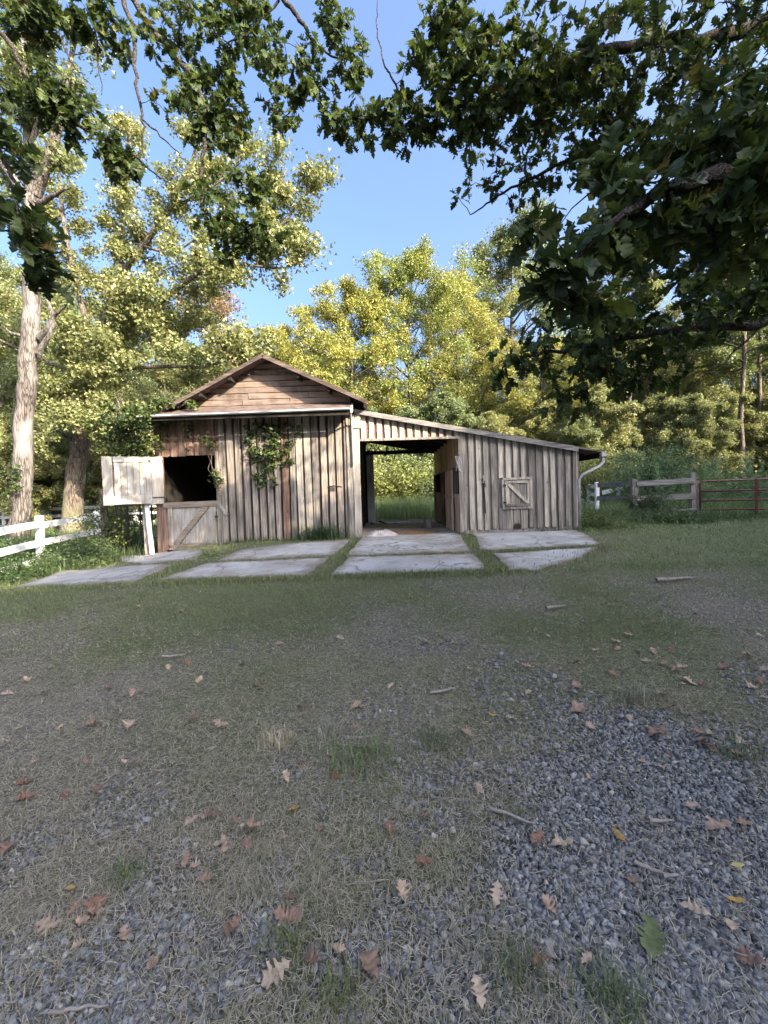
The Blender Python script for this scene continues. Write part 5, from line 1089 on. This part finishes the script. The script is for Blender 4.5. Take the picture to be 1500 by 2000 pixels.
for px, py, s, k, l, ro in [
    (455, 1825, .10, B, 'pale tan star-shaped oak leaf lying flat on the gravel', 2.9), (540, 1915, .115, B, 'large pinkish-brown lobed leaf at the front of the drive', 2.2), (610, 1895, .085, B, 'crumpled brown leaf right beside the large pinkish-brown leaf', 1.2), (722, 1905, .12, B, 'long curled brown leaf in front of the green tuft', .5),
    (1355, 1793, .115, B, 'tan oak leaf with a long stalk on the dark gravel', 1.0), (1272, 1845, .135, 'fallen_green', 'single olive-green oak leaf standing on the gravel', 2.6), (1465, 1890, .10, B, 'tan leaf at the right edge near the front of the gravel', .9), (1438, 1770, .075, 'fallen_yellow', 'yellow oval leaf on the gravel above the tan leaf', 1.2),
    (1440, 1702, .06, 'fallen_yellow', 'small greenish-yellow oval leaf at the right of the gravel', 1.5), (1100, 1660, .12, B, 'tan pointed leaf, right one of the pair on the gravel', 1.5), (1048, 1652, .08, 'fallen_red', 'red-brown curled leaf, left one of the pair on the gravel', 2.2), (1208, 1640, .085, 'fallen_yellow', 'pale curled upright leaf by the wood chips', .3),
    (830, 1693, .09, 'fallen_red', 'rust-brown leaf on the grassy strip left of the gravel', 1.7), (785, 1755, .075, B, 'small tan lobed leaf at the left edge of the gravel', .4), (970, 1760, .085, B, 'narrow tan leaf standing on edge in the gravel', 2.7), (1238, 1733, .07, B, 'small brown leaf in the middle of the gravel', .2),
    (1405, 1628, .12, B, 'long pale brown leaf at the right edge of the gravel', 1.5), (1455, 1620, .08, B, 'brown leaf just right of the long pale one', .8), (185, 1780, .11, 'fallen_red', 'dark reddish leaf curled up in the dry thatch', .5), (95, 1820, .10, B, 'brown leaf half hidden in thatch near the left edge', 1.7),
    (52, 1568, .11, 'fallen_red', 'bright rust-red leaf lying at the left edge', 2.1), (45, 1540, .10, 'fallen_red', 'dark red leaf just above the bright rust-red one', 2.3), (15, 1672, .10, B, 'pale brown leaf cut by the left edge of the drive', .4), (555, 1805, .09, B, 'tan leaf between the star-shaped leaf and the gravel', 1.5),
    (565, 1765, .065, B, 'small tan leaf lying above the star-shaped leaf', .7), (132, 1755, .06, 'fallen_yellow', 'small yellow-brown leaf beside the dark reddish one', 1.4), (245, 1715, .05, 'fallen_yellow', 'small yellow leaf caught in the low green tuft', .1), (262, 1668, .055, 'fallen_yellow', 'orange-yellow leaf in the dry thatch', .3),
    (490, 1632, .09, B, 'pale toothed leaf on the thatch near the gravel edge', 1.4), (483, 1660, .08, B, 'pale leaf just below the toothed one', 1.0), (462, 1610, .07, B, 'pinkish leaf above the pale toothed leaf', 1.3), (415, 1600, .09, B, 'long narrow brown leaf in the dry thatch', 2.0), (310, 1522, .075, B, 'pale tan leaf with broad lobes on the dark grass', .2),
    (190, 1550, .07, B, 'pale leaf standing up in the grass on the left', .3), (253, 1422, .11, B, 'tan and orange leaf on the dark lawn', .3), (180, 1425, .13, 'fallen', 'long grey curled leaf on the dark lawn', -.6), (655, 1523, .075, 'fallen_red', 'rust-coloured curled leaf beside the bright green grass', .8), (693, 1520, .07, 'fallen_red', 'second rust-coloured leaf, right below the bright green grass', .2),
    (575, 1590, .07, 'fallen_yellow', 'yellow-brown curled leaf on the thatch', 1.9), (760, 1630, .07, 'fallen_red', 'small rust leaf at the start of the gravel', .3), (1130, 1395, .14, B, 'heap-like brown leaf beyond the gravel', 1.3), (1285, 1440, .13, B, 'brown curled leaf at the far edge of the gravel', 1.6), (1380, 1465, .14, B, 'brown leaf on the leafy strip right of the gravel', 1.0),
    (915, 1440, .11, B, 'pale lobed leaf beside the thin tuft', .8), (960, 1403, .08, 'fallen_yellow', 'yellow leaf on the lawn before the gravel', 1.5), (590, 1390, .10, 'fallen_red', 'brown leaf on the lawn left of the middle', 1.4), (380, 1410, .10, 'fallen_red', 'dark brown leaf on the dark lawn', 1.5), (430, 1420, .12, B, 'pale toothed leaf on the dark lawn', 1.5)]:
    fallen(px, py, s, k, l, None, ro)
rr = random.Random(5)
DRIFT = [(1380, 1470, 90, 30), (1250, 1390, 110, 40), (1420, 1330, 90, 45), (100, 1330, 110, 45), (150, 1800, 90, 50), (680, 1510, 70, 30), (450, 1640, 60, 40), (1130, 1290, 80, 30)]
for k in range(130):
    if k % 2: d_ = DRIFT[rr.randrange(len(DRIFT))]; px = min(1495, max(5, rr.gauss(d_[0], d_[2]))); py = rr.gauss(d_[1], d_[3])
    else: px = rr.uniform(0, 1500); py = rr.choice([rr.uniform(1170, 1450), rr.uniform(1170, 1500), rr.uniform(1450, 1990)])
    kd = rr.choice([B, B, B, B, 'fallen_red', B]); q = G(px, py); sf = 'dark crushed gravel' if gravel_mask(q[0], q[1]) > .5 else ('far grass of the lawn' if py < 1400 else 'dry thatch of the drive')
    lb = ('rust-brown' if kd == 'fallen_red' else 'pale tan') + ' small oak leaf lying loose on the ' + sf
    fallen(px, py, rr.uniform(.04, .08) + (.03 if py < 1400 else 0), kd, lb, lb.replace('leaf', 'leaves'))
for k in range(12):
    px, py = rr.choice([(rr.uniform(690, 900), rr.uniform(1048, 1078)), (rr.uniform(690, 920), rr.uniform(1092, 1112)), (rr.uniform(440, 640), rr.uniform(1070, 1115)), (rr.uniform(950, 1120), rr.uniform(1046, 1066))])
    o = fallen(px, py, .09, B, 'small dry leaf lying on the concrete apron in front of the barn', 'small leaves on the concrete apron'); o.location.z += .035
def stick(px, py, L, r, ang, label, mat='stick', group=None, seed=1):
    p = G(px, py); rng = np.random.default_rng(int(px + py)); d = np.array([math.cos(ang), math.sin(ang), 0]); t = np.linspace(-.5, .5, 7)[:, None]
    q = np.array([p[0], p[1], 0]) + d * t * L + rng.normal(0, L * .018, (7, 3)); q[:, 2] = g(q[:, 0], q[:, 1]) + r + .018 + np.abs(rng.normal(0, .004, 7)); b = q[0].copy()
    tag(link('stick', tubes_mesh('stick', [(q - b, np.linspace(r, r * .55, 7), 6)], 6), MAT[mat], None, tuple(map(float, b))), label, 'stick', group)
for a in [(1000, 1605, .20, .008, -.5, 'forked bleached twig on the grassy edge of the gravel'), (1290, 1615, .10, .009, -.05, 'short white wood chip on the gravel'), (1310, 1725, .06, .008, .05, 'short white stub of wood on the gravel'), (1275, 1712, .12, .009, -.5, 'grey splinter of bark on the gravel'),
          (1320, 1138, .5, .03, .05, 'grey branch lying on the far lawn'), (1085, 1192, .25, .02, .3, 'small grey branch on the lawn beyond the gravel'), (155, 1988, .16, .006, .1, 'thin twig at the front left corner'), (220, 1640, .16, .004, .6, 'thin straw-coloured twig in the thatch'), (735, 1400, .16, .008, 1.4, 'grey twig pointing away on the lawn'), (340, 1288, .2, .012, .2, 'short grey stick on the dark lawn'), (865, 1358, .18, .012, .2, 'pale stick lying across the lawn'), (720, 1735, .16, .003, .1, 'long thin straw across the gravel edge')]:
    stick(*a)
rs = random.Random(9)
for k in range(60):
    stick(rs.uniform(0, 1500), rs.uniform(1480, 1995), rs.uniform(.03, .10), rs.uniform(.0012, .003), rs.uniform(0, 3.1), 'thin dry twig on the gravel and thatch', group='thin twigs littering the drive')
